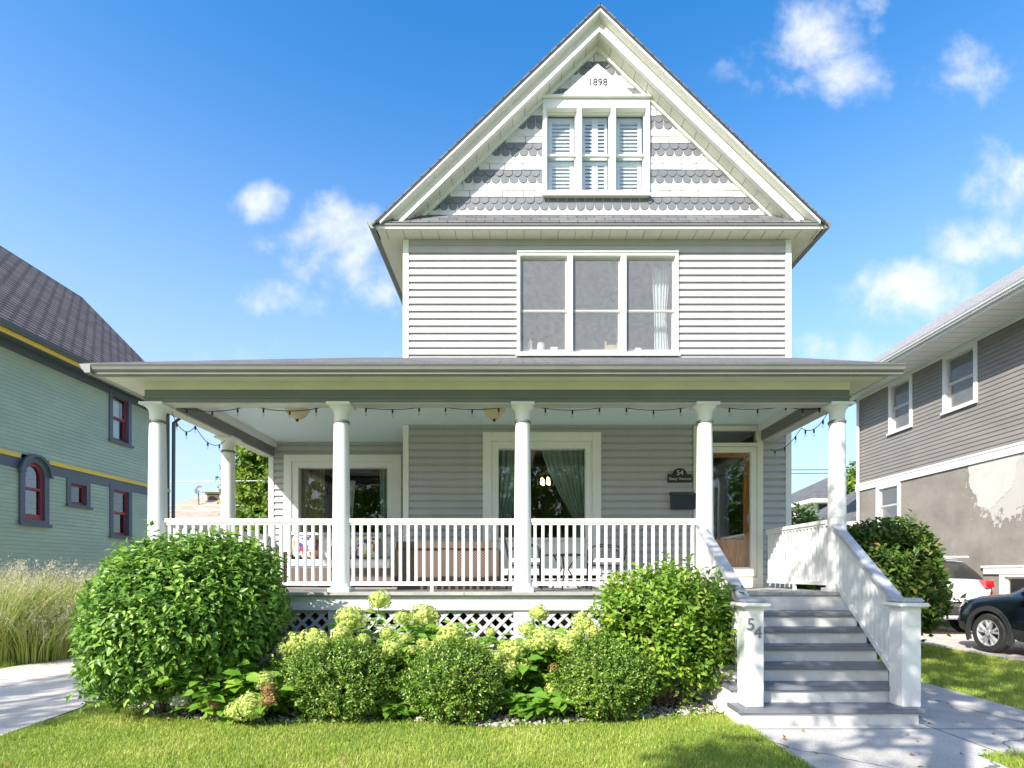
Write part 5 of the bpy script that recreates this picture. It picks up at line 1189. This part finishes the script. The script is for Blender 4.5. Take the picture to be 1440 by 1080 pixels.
# trees
def tree(label, base, crown, rad, ntw, per, L, W, seed, trunk_r=.16, group=None, hole=0.0, cat='tree', extra=()):
    t = empty('tree', (base[0], base[1], 0), label, cat, group); rnd = random.Random(seed)
    V, Fc, tn_, tip, b0 = foliage(seed, crown, rad, ntw, per, L, W, .45, droop=.35, up=.3, amp=.34, inner=.5, shell=.22, zmin=1.2, low=-1, k=30, sharp=12, hole=hole)
    for j, (c2, r2, n2) in enumerate(extra):
        v2, f2, t2, _, _ = foliage(seed + 90 + j, c2, r2, n2, per, L, W, .4, droop=.35, up=.2, amp=.3, inner=.5, shell=.2, zmin=1.2, low=-1)
        Fc = np.concatenate([Fc, f2 + len(V)]); V = np.concatenate([V, v2]); tn_ = np.concatenate([tn_, t2])
    npmesh('crown', V, Fc, M['tree'], t, tn_)
    w = MB(); top = Vector((crown[0], crown[1], crown[2] + rad[2] * .4)); b = Vector((base[0], base[1], -.1)); k1 = Vector((base[0] + .1, base[1], crown[2] - rad[2] * .75))
    w.tube([b, b + Vector((0, 0, .4)), k1.lerp(b, .4), k1, k1.lerp(top, .5), top], [trunk_r * 1.5, trunk_r * 1.1, trunk_r, trunk_r * .85, trunk_r * .5, trunk_r * .12], 10)
    ends = [c2 for c2, r2, n2 in extra]
    for j in range(11 + len(ends)):
        f = rnd.uniform(0, .75); p = k1.lerp(top, f)
        if j < len(ends): q = Vector(ends[j]); p = k1
        else:
            a = rnd.uniform(0, 6.28); q = Vector((crown[0] + rad[0] * .75 * math.cos(a), crown[1] + rad[1] * .75 * math.sin(a), crown[2] + rad[2] * rnd.uniform(-.35, .6)))
        m_2 = p.lerp(q, .5) + Vector((0, 0, .2)); w.tube([p, m_2, q], [trunk_r * .42, trunk_r * .25, trunk_r * .06], 6)
    w.build('trunk', M['bark'], t, smooth=True); return t
tree('leafy green tree behind the tan roofed house, seen past the left porch columns', (-10.7, 24.0), (-10.6, 23.5, 5.2), (1.9, 1.8, 3.4), 2200, 8, .22, .13, 41)
tree('green tree beyond the garage, at the corner of the taupe house', (19.4, 30), (19.3, 30, 5.7), (1.4, 1.4, 2.0), 700, 8, .28, .16, 42)
tree('slender small tree at the far left behind the green house downspout', (-16.8, 40), (-16.8, 40, 4.5), (1.4, 1.4, 1.6), 400, 8, .25, .15, 47)
shrub('background_shrub', 'low sunlit shrub behind the porch right side railing', 'shrub', 51, (6.35, 12.6, 1.5), (1.2, .8, 1.35), 1500, 8, .13, .075, .3, 'dogwood', droop=.3, up=.6, amp=.2, inner=.2, nst=10)
shrub('background_shrub', 'sunlit shrub under the grey garage roof, past the right corner column', 'shrub', 52, (8.4, 15.2, 1.5), (1.1, .9, 1.5), 1200, 8, .14, .08, .3, 'dogwood', droop=.3, up=.6, amp=.2, inner=.2, nst=10)
# street trees in front of the lot (behind the camera): they dapple the steps and the right lawn
tree('tall street tree in the front yard, shading the front steps', (-1.6, -1.6), (-1.0, -.65, 7.6), (2.5, 2.4, 2.2), 640, 7, .17, .11, 61, hole=.22, extra=(((-4.6, -3.5, 7.4), (.9, .55, .5), 90), ((1.0, -.1, 7.7), (1.6, 1.5, 1.2), 170)))
tree('street tree beside the left driveway, in front of the lot', (-12.9, -2.2), (-12.4, -1.7, 7.2), (1.9, 1.9, 1.9), 420, 7, .17, .11, 62, hole=.2)
tree('street tree across the road, opposite the house', (1.5, -17), (1.5, -17, 5.5), (4.2, 3, 4.0), 1300, 7, .35, .22, 63)
tree('street tree across the road, opposite the steps', (9, -19), (9, -19, 6.0), (4.6, 3, 4.6), 1300, 7, .35, .22, 64)
tree('street tree across the road, opposite the left driveway', (-11, -18), (-11, -18, 5.5), (4.4, 3, 4.2), 1300, 7, .35, .22, 65)

tree('street tree across the road, far to the right', (16, -16), (16, -16, 5.5), (4.2, 3, 4.2), 1300, 7, .35, .22, 66)
# lawn blades
def blades(name, n, region, inside, h, seed):
    rng = np.random.default_rng(seed); x0, x1, y0, y1 = region; X = rng.uniform(x0, x1, n); Y = rng.uniform(y0, y1, n); ok = inside(X, Y); X, Y = X[ok], Y[ok]; n = len(X)
    a = rng.uniform(0, 6.283, n); ln = rng.uniform(.1, .8, n); D = np.stack([np.cos(a), np.sin(a), np.zeros(n)], 1); S = np.stack([-np.sin(a), np.cos(a), np.zeros(n)], 1)
    patch = .5 + .5 * np.sin(X * 2.1 + 1.3 * np.sin(Y * 1.7)) * np.sin(Y * 2.9 + np.sin(X * 1.3)); patch2 = .5 + .5 * np.sin(X * 6.1 + 2 * np.sin(Y * 4.7)) * np.sin(Y * 7.3)
    H_ = h * rng.uniform(.5, 1.15, n) * (.8 + .35 * patch); W = rng.uniform(.0014, .003, n)[:, None]; B = np.stack([X, Y, np.zeros(n)], 1)
    rows = []
    for k, f in enumerate((0, .55, 1.0)):
        p = B + D * (ln * f ** 1.7 * H_)[:, None] + np.array([0, 0, 1]) * (f * (1 - .25 * f * ln) * H_)[:, None]; wd = W * (1, .8, .1)[k]; rows += [p - S * wd, p + S * wd]
    V = np.stack(rows, 1).reshape(-1, 3); b = np.arange(n)[:, None] * 6; Fc = np.concatenate([b + [0, 1, 3, 2], b + [2, 3, 5, 4]], 0)
    tn_ = np.clip(rng.normal(.36, .2, n) + .34 * (patch - .5) + .26 * (patch2 - .5) + (rng.random(n) < .06) * .5, 0, 1)
    return tag(npmesh(name, V, Fc, M['grass'], None, np.repeat(tn_, 6)), kind='stuff')
ey = np.vectorize(edge_y)
blades('lawn_grass', 260000, (-4.75, 2.27, 2.6, 6.5), lambda X, Y: (Y < ey(X) - .02 + .05 * np.sin(X * 11) * np.sin(X * 4.1)) & (X > -4.72) & (X < 2.27 + .02 * np.sin(Y * 9)), .042, 5)
blades('lawn_grass', 60000, (5.5, 8.45, 4.6, 13), lambda X, Y: (X > 5.5 + .02 * np.sin(Y * 9)) & (X < 8.44), .07, 6)
blades('lawn_grass', 22000, (3.76, 5.6, 2.8, 4.5), lambda X, Y: (X > 3.77 + .015 * np.sin(Y * 9)) & (Y < 4.47), .07, 7)
blades('lawn_grass', 26000, (-10, -8.0, 6.5, 14), lambda X, Y: X < -8.02, .12, 8)
# bed gravel
def stones(n, seed):
    rng = np.random.default_rng(seed); X = rng.uniform(-4.8, 2.2, n * 2); Y = rng.uniform(5.2, 7.1, n * 2); ok = (Y > ey(X) - .03) & ((Y < 6.5) | (X > 1.0) | (X < -4)); X, Y = X[ok][:n], Y[ok][:n]; n = len(X)
    bm = bmesh.new(); bmesh.ops.create_icosphere(bm, subdivisions=1, radius=1); bv = np.array([v.co[:] for v in bm.verts]); bf = np.array([[v.index for v in f.verts] for f in bm.faces]); bm.free()
    k = len(bv); s = rng.gamma(5, .0034, n)[:, None, None]; sc3 = rng.uniform(.6, 1.3, (n, 1, 3)) * [1, 1, .65]
    V = bv[None] * (1 + rng.normal(0, .12, (n, k, 1))) * sc3 * s; an = rng.uniform(0, 6.28, n); ca, sa = np.cos(an)[:, None], np.sin(an)[:, None]
    V = np.stack([V[..., 0] * ca - V[..., 1] * sa, V[..., 0] * sa + V[..., 1] * ca, V[..., 2]], -1) + np.stack([X, Y, .012 + rng.uniform(0, .02, n)], 1)[:, None]
    Fc = (bf[None] + (np.arange(n) * k)[:, None, None]).reshape(-1, 3); return tag(npmesh('bed_gravel', V.reshape(-1, 3), Fc, M['stone'], None, np.repeat(np.clip(rng.normal(.55, .25, n), 0, 1), k)), kind='stuff')
stones(6500, 9)
# fallen leaves and weeds along the bed edge
rng = np.random.default_rng(77); n = 700; X = rng.uniform(-4.8, 2.2, n); Y = ey(X) + rng.normal(.05, .12, n); P = np.stack([X, Y, np.full(n, .015)], 1)
A = rng.normal(size=(n, 3)) * [1, 1, .1] + [0, 0, .9]; V, Fc, m = leaf_verts(P, A, rng.normal(size=(n, 3)), rng.uniform(.04, .11, n), rng.uniform(.008, .02, n)); tag(npmesh('edge_weeds', V, Fc, M['hyleaf'], None, np.repeat(rng.random(n), m)), kind='stuff')

rng = np.random.default_rng(78); n = 90; X = rng.uniform(-4.6, 5.2, n); Y = rng.uniform(3.6, 6.0, n); ok = (Y < ey(X)) | (X > 2.3); X, Y = X[ok], Y[ok]; n = len(X); P = np.stack([X, Y, np.where(X > 2.3, .022, .05)], 1)
A = rng.normal(size=(n, 3)) * [1, 1, .15]; V, Fc, m = leaf_verts(P, A, rng.normal(0, .3, (n, 3)) + [0, 0, 1], rng.uniform(.03, .06, n), rng.uniform(.02, .035, n)); tag(npmesh('fallen_leaves', V, Fc, M['hybrown'], None, np.repeat(rng.random(n), m)), kind='stuff')
# ================================================================== CARS
def interp(xs, ys, x): return np.interp(x, xs, ys)
def smooth_interp(xs, ys, x):
    xs = np.array(xs, float); ys = np.array(ys, float); d = np.diff(ys) / np.diff(xs); m = np.zeros(len(xs)); m[0], m[-1] = d[0], d[-1]
    for i in range(1, len(xs) - 1): m[i] = 0 if d[i - 1] * d[i] <= 0 else 2 * d[i - 1] * d[i] / (d[i - 1] + d[i])
    i = np.clip(np.searchsorted(xs, x) - 1, 0, len(xs) - 2); h = xs[i + 1] - xs[i]; t = (x - xs[i]) / h
    return (2 * t ** 3 - 3 * t ** 2 + 1) * ys[i] + (t ** 3 - 2 * t ** 2 + t) * h * m[i] + (-2 * t ** 3 + 3 * t ** 2) * ys[i + 1] + (t ** 3 - t ** 2) * h * m[i + 1]
ST = [0, .05, .14, .62, 1.0, 1.8, 2.6, 3.42, 3.95, 4.3, 4.5, 4.6]
PR = dict(zb=[.50, .38, .34, .30, .28, .26, .26, .28, .30, .32, .36, .42], w=[.70, .84, .90, .925, .93, .93, .93, .93, .925, .89, .80, .66],
          zs=[.80, .98, 1.06, 1.10, 1.10, 1.08, 1.06, 1.03, .99, .93, .82, .70], ws=[.68, .80, .85, .885, .89, .89, .89, .885, .87, .82, .74, .60],
          zt=[.81, 1.0, 1.10, 1.60, 1.67, 1.70, 1.65, 1.12, 1.06, .99, .86, .71], wt=[.64, .74, .76, .62, .64, .66, .64, .72, .70, .66, .60, .50])
def suv(name, label, loc, paint, scale=(1, 1, 1), hs=1.0):
    t = empty(name, loc, label, 'car'); ys = np.unique(np.concatenate([np.linspace(0, 4.6, 70), [.02, .09]])); g = {k: smooth_interp(ST, v, ys) for k, v in PR.items()}
    def ring_at(i):
        zb, w, zs, ws_, zt, wt = (g[k][i] for k in ('zb', 'w', 'zs', 'ws', 'zt', 'wt')); y = ys[i]; e = max(zt - zs, .01)
        return [(0, y, zb), (w * .82, y, zb), (w * .96, y, zb + .06), (w, y, zb + .22), (w, y, .62 * zs + .38 * zb), (w * .985, y, zs - .10), (ws_, y, zs), (ws_ * .985, y, zs + .012), (wt + (ws_ * .97 - wt) * .5, y, zs + e * .5), (wt + .015, y, zt - e * .12), (wt - .06, y, zt - e * .01), (wt * .5, y, zt + .022), (0, y, zt + .03)]
    hr = [ring_at(i) for i in range(len(ys))]; k = len(hr[0]); full = [r + [(-x, y, z) for x, y, z in r[-2:0:-1]] for r in hr]; n = len(full[0])
    L = Vector(loc); tr = lambda p: (L.x + p[0] * scale[0], L.y + p[1] * scale[1], L.z + p[2] * scale[2])
    body = MB(); body.add([tr(p) for r in full for p in r], [(i * n + j, i * n + (j + 1) % n, (i + 1) * n + (j + 1) % n, (i + 1) * n + j) for i in range(len(ys) - 1) for j in range(n)] + [tuple(range(n)), tuple((len(ys) - 1) * n + j for j in range(n - 1, -1, -1))])
    bo = body.build('body', M[paint], t, smooth=True)
    axles = (.86, 3.66); rw = .365; cut = MB()
    for ya in axles:
        for s in (-1, 1): cut.tube([tr((s * .70, ya, rw)), tr((s * 1.05, ya, rw))], [.425 * scale[2]] * 2, 36)
    cm = bpy.data.meshes.new('arch_cut'); cm.from_pydata([Vector(p) - L for p in cut.v], [], cut.f); cm.update()
    bm = bmesh.new(); bm.from_mesh(cm); bmesh.ops.recalc_face_normals(bm, faces=bm.faces); bm.to_mesh(cm); bm.free()
    cob = bpy.data.objects.new('arch_cut', cm); COL.objects.link(cob); cob.parent = t
    md = bo.modifiers.new('arches', 'BOOLEAN'); md.object = cob; md.operation = 'DIFFERENCE'; md.solver = 'EXACT'
    bpy.context.view_layer.update(); me = bpy.data.meshes.new_from_object(bo.evaluated_get(bpy.context.evaluated_depsgraph_get())); bo.modifiers.clear(); bo.data = me; bpy.data.objects.remove(cob)
    me.materials.clear(); me.materials.append(M[paint])
    def patch(nm, m, i0, i1, j0, j1, off, both=True):
        for side in ((0, 1) if both else (0,)):
            mb = MB(); ids = [i for i in range(len(ys)) if i0 <= ys[i] <= i1]
            V = []
            for i in ids:
                for j in range(j0, j1 + 1):
                    p = Vector(hr[i][j]); a = Vector(hr[i][min(j + 1, k - 1)]) - Vector(hr[i][max(j - 1, 0)]); b = Vector(hr[min(i + 1, len(ys) - 1)][j]) - Vector(hr[max(i - 1, 0)][j]); nn = b.cross(a)
                    nn = nn.normalized() if nn.length > 1e-9 else Vector((1, 0, 0)); 
                    if nn.dot(Vector((p.x, 0, (p.z - .8)))) < 0: nn = -nn
                    p = p + nn * off; V.append(tr((-p.x if side else p.x, p.y, p.z)))
            c = j1 - j0 + 1; mb.add(V, [(a * c + b, a * c + b + 1, (a + 1) * c + b + 1, (a + 1) * c + b) for a in range(len(ids) - 1) for b in range(c - 1)]); mb.build(nm, M[m], t, smooth=True, recalc=False)
    patch('side_window', 'carglass', 1.05, 1.75, 7, 9, .006); patch('side_window', 'carglass', 1.85, 2.75, 7, 9, .006)
    patch('windshield', 'carglass', 2.66, 3.36, 10, 12, .006); patch('rear_window', 'carglass', .18, .56, 9, 12, .008); patch('rear_window', 'carglass', .24, .58, 8, 9, .008)
    patch('taillight', 'taillight', .015, .30, 5, 6, .012); patch('headlight', 'headlight', 4.26, 4.55, 5, 7, .008)
    patch('sill_cladding', 'cladding', 1.32, 3.2, 1, 3, .012); patch('bumper_cladding', 'cladding', 4.15, 4.6, 1, 3, .012); patch('bumper_cladding', 'cladding', 0, .4, 1, 3, .012)
    for ya in axles:
        for s in (-1, 1):
            mb = MB(); seg = 30
            for q in range(seg):
                a0, a1 = [math.radians(-22 + 224 * (q + d) / seg) for d in (0, 1)]
                V = [tr((s * xx, ya + rr * math.cos(a), rw + rr * math.sin(a))) for a in (a0, a1) for rr, xx in ((.415, .90), (.415, .945), (.50, .94), (.51, .88))]; mb.add(V, [(0, 1, 5, 4), (1, 2, 6, 5), (2, 3, 7, 6)])
            mb.build('arch_trim', M['cladding'], t, smooth=True, recalc=False)
            wheel = MB(); prof = [(.23, -.10), (.335, -.105), (.36, -.07), (.365, 0), (.36, .07), (.335, .105), (.245, .10), (.225, .06), (.225, -.06)]; seg = 40; V = []
            for r_, x_ in prof:
                for q in range(seg): a = 2 * math.pi * q / seg; V.append(tr((s * (.835) + x_ * s, ya + r_ * math.cos(a), rw + r_ * math.sin(a))))
            m_3 = len(prof); wheel.add(V, [(i * seg + q, i * seg + (q + 1) % seg, ((i + 1) % m_3) * seg + (q + 1) % seg, ((i + 1) % m_3) * seg + q) for i in range(m_3) for q in range(seg)])
            wo = wheel.build('wheel', M['tyre'], t, smooth=True)
            rim = MB(); V = []; prof = [(.25, .095), (.235, .10), (.225, .06), (.22, -.02)]
            for r_, x_ in prof:
                for q in range(seg): a = 2 * math.pi * q / seg; V.append(tr((s * (.835 + x_), ya + r_ * math.cos(a), rw + r_ * math.sin(a))))
            rim.add(V, [(i * seg + q, i * seg + (q + 1) % seg, (i + 1) * seg + (q + 1) % seg, (i + 1) * seg + q) for i in range(3) for q in range(seg)])
            for q in range(5):
                a = 2 * math.pi * q / 5 + .3; X0, X1 = .905, .93
                for da in (-.10, .12):
                    pts = [(a - .32 * 1 + da * 0 + (da < 0) * .0, .05), (a + da * 2.0 - .07, .232), (a + da * 2.0 + .10, .232), (a + .32, .05)]
                    V = [tr((s * xx, ya + r_ * math.cos(an), rw + r_ * math.sin(an))) for xx in (X0 - .03, X1) for an, r_ in pts]
                    rim.add(V, [(0, 1, 2, 3), (7, 6, 5, 4), (0, 4, 5, 1), (1, 5, 6, 2), (2, 6, 7, 3), (3, 7, 4, 0)])
            V = [tr((s * xx, ya + .055 * math.cos(2 * math.pi * q / 16), rw + .055 * math.sin(2 * math.pi * q / 16))) for xx in (.90, .94) for q in range(16)]; rim.add(V, [tuple(range(16)), tuple(range(31, 15, -1))] + [(q, (q + 1) % 16, 16 + (q + 1) % 16, 16 + q) for q in range(16)])
            rim.build('rim', M['alloy'], wo, recalc=True)
            dk = MB(); V = [tr((s * .80, ya, rw))] + [tr((s * .80, ya + .224 * math.cos(2 * math.pi * q / 24), rw + .224 * math.sin(2 * math.pi * q / 24))) for q in range(24)]; dk.add(V, [(0, 1 + q, 1 + (q + 1) % 24) for q in range(24)]); dk.build('brake_disc', M['cladding'], wo, recalc=False)
    for s in (-1, 1):
        mb = MB(); V = []
        for q in range(7):
            f = q / 6 * 2 - 1
            for r_ in range(10): a = 2 * math.pi * r_ / 10; rad_ = (1 - f * f * .75) ** .5; V.append(tr((s * (1.02 + .09 * f), 2.78 + .07 * math.cos(a) * rad_ - .02 * f, 1.13 + .075 * math.sin(a) * rad_)))
        mb.add(V, [(q * 10 + r_, q * 10 + (r_ + 1) % 10, (q + 1) * 10 + (r_ + 1) % 10, (q + 1) * 10 + r_) for q in range(6) for r_ in range(10)] + [tuple(range(10)), tuple(range(60, 70))]); mb.box(*sorted((L.x + s * .84 * scale[0], L.x + s * .96 * scale[0])), L.y + 2.74 * scale[1], L.y + 2.82 * scale[1], L.z + 1.06 * scale[2], L.z + 1.10 * scale[2]); mb.build('side_mirror', M[paint], t, smooth=True)
    return t, tr
bc, tr = suv('black_suv', 'black sport utility vehicle on the right driveway, front wheel in view', (9.70, 6.50, .008), 'paintblack')
mb = MB(); mb.box(8.799, 8.803, 6.52 + 3.02, 6.52 + 3.10, .86, .885); mb.build('fender_badge', M['alloy'], bc)
w = MB()
for a, b in ((2.98, 3.0), (1.86, 1.865)): w.box(8.806, 8.812, 6.52 + a, 6.52 + a + .006, .45, 1.0)
w.build('door_seam', M['cladding'], bc)
wc, tr = suv('white_suv', 'white sport utility vehicle parked beyond the bush, red tail light in view', (10.33, 12.75, .008), 'paintwhite', (1.0, 1.05, 1.12))
for s in (-1, 1):
    w = MB(); w.prism([(-.02, 1.02), (.0, 1.16), (.05, 1.18), (.30, 1.15), (.34, 1.10), (.02, 1.02)], 0, 1, lambda u, v, a, s=s: tr((s * (.62 + .245 * a), u - .005 + .06 * a, v)))
    w.build('taillight', M['taillight'], wc, recalc=True)
w = MB(); w.box(10.33 - .66, 10.33 + .66, 12.75 + .50, 12.75 + .62, 1.855, 1.90); w.build('roof_spoiler', M['paintwhite'], wc, bevel=.012)
w = MB(); w.box(10.33 - .28, 10.33 + .28, 12.75 - .02, 12.75 + .01, .92, 1.06); w.build('licence_plate', M['cushion'], wc)
w = MB(); w.box(10.33 - .8, 10.33 + .8, 12.75 - .015, 12.75 + .1, .50, .72); w.build('rear_bumper', M['cladding'], wc, bevel=.02)
w = MB(); w.box(10.33 - .72, 10.33 + .72, 12.75 - .02, 12.75 + .1, .41, .49); w.build('bumper_strip', M['alloy'], wc, bevel=.02)

# ================================================================== LIGHT AND SKY
SD = Vector((.83, 1.0, -.95)).normalized()
sl = bpy.data.lights.new('sun', 'SUN'); sl.energy = 5.0; sl.angle = R(.5); sl.color = (1, .945, .87)
so = bpy.data.objects.new('sun', sl); COL.objects.link(so); so.rotation_euler = SD.to_track_quat('-Z', 'Y').to_euler(); so.location = (-20, -25, 30)
wd = bpy.data.worlds.new('World'); sc.world = wd; wd.use_nodes = True; t = wd.node_tree; t.nodes.clear(); ls = t.links
out = N(t, 'ShaderNodeOutputWorld'); bg = N(t, 'ShaderNodeBackground'); ls.new(bg.outputs[0], out.inputs[0]); bg.inputs[1].default_value = .15
sky = N(t, 'ShaderNodeTexSky'); sky.sky_type = 'NISHITA'; sky.sun_disc = False; sky.sun_elevation = math.asin(-SD.z); sky.sun_rotation = math.atan2(-SD.x, -SD.y)
sky.air_density = 1.0; sky.dust_density = 1.3; sky.ozone_density = 1.6
hs = N(t, 'ShaderNodeHueSaturation'); hs.inputs['Saturation'].default_value = 1.42; hs.inputs['Value'].default_value = 1.3; ls.new(sky.outputs[0], hs.inputs['Color'])
tc = N(t, 'ShaderNodeTexCoord'); sx = N(t, 'ShaderNodeSeparateXYZ'); ls.new(tc.outputs['Generated'], sx.inputs[0])
def mth(op, a, b=None, clamp=False):
    n = N(t, 'ShaderNodeMath', operation=op); n.use_clamp = clamp
    for i, v in enumerate((a, b)):
        if v is None: continue
        if isinstance(v, (int, float)): n.inputs[i].default_value = v
        else: ls.new(v, n.inputs[i])
    return n.outputs[0]
yy = mth('MAXIMUM', sx.outputs['Y'], .02); u = mth('DIVIDE', sx.outputs['X'], yy); v = mth('DIVIDE', sx.outputs['Z'], yy)
cb = N(t, 'ShaderNodeCombineXYZ'); ls.new(u, cb.inputs[0]); ls.new(v, cb.inputs[1]); cb.inputs[2].default_value = 7.1
nz = N(t, 'ShaderNodeTexNoise'); nz.inputs['Scale'].default_value = 7.0; nz.inputs['Detail'].default_value = 14; nz.inputs['Roughness'].default_value = .57; nz.inputs['Distortion'].default_value = .15; ls.new(cb.outputs[0], nz.inputs['Vector'])
acc = None
for (px, py, a, b, s) in [(p[0], p[1], p[2] * 1.2, p[3] * 1.2, p[4] * .85) for p in [(1150, 45, 85, 60, .62), (1195, 105, 55, 45, .62), (1355, 105, 65, 40, .45), (1420, 265, 80, 55, .8), (1390, 335, 90, 40, .75), (1262, 415, 120, 48, .95), (478, 345, 75, 62, .95), (540, 372, 60, 60, .55), (366, 288, 40, 30, .9), (1185, 492, 130, 30, .55), (250, 497, 150, 16, .12), (430, 420, 60, 20, .25), (390, 340, 50, 14, .3), (1290, 470, 120, 30, .35), (1100, 120, 60, 30, .3)]]:
    du = mth('DIVIDE', mth('SUBTRACT', u, (px - VX) / F), a / F); dv = mth('DIVIDE', mth('SUBTRACT', v, (VY - py) / F), b / F)
    r2 = mth('ADD', mth('MULTIPLY', du, du), mth('MULTIPLY', dv, dv)); q = mth('MULTIPLY', mth('SUBTRACT', 1.0, r2), s); q = mth('MAXIMUM', q, -1.6)
    acc = q if acc is None else mth('MAXIMUM', acc, q)
den = mth('ADD', acc, mth('MULTIPLY', mth('SUBTRACT', nz.outputs[0], .5), 3.3))
mr = N(t, 'ShaderNodeMapRange'); mr.interpolation_type = 'SMOOTHSTEP'; mr.inputs[1].default_value = .05; mr.inputs[2].default_value = 1.35; mr.inputs[4].default_value = .94; ls.new(den, mr.inputs[0])
fac = mth('MULTIPLY', mr.outputs[0], mth('GREATER_THAN', sx.outputs['Y'], .05))
mx = N(t, 'ShaderNodeMix', data_type='RGBA'); ls.new(fac, mx.inputs[0]); 
zf = N(t, 'ShaderNodeMapRange'); zf.interpolation_type = 'SMOOTHSTEP'; zf.inputs[1].default_value = .74; zf.inputs[2].default_value = .0; zf.inputs[4].default_value = .85; ls.new(sx.outputs['Z'], zf.inputs[0])
hz = N(t, 'ShaderNodeMix', data_type='RGBA'); ls.new(zf.outputs[0], hz.inputs[0]); ls.new(hs.outputs[0], hz.inputs[6]); hz.inputs[7].default_value = (2.85, 3.5, 4.25, 1)
ls.new(hz.outputs[2], mx.inputs[6]); mx.inputs[7].default_value = (4.3, 4.35, 4.45, 1)
ls.new(mx.outputs[2], bg.inputs[0])
sc.view_settings.view_transform = 'Standard'; sc.view_settings.look = 'None'; sc.view_settings.exposure = 0.82; sc.view_settings.gamma = 1
sc.view_settings.use_curve_mapping = False
sc.cycles.transparent_max_bounces = 16; sc.cycles.max_bounces = 10
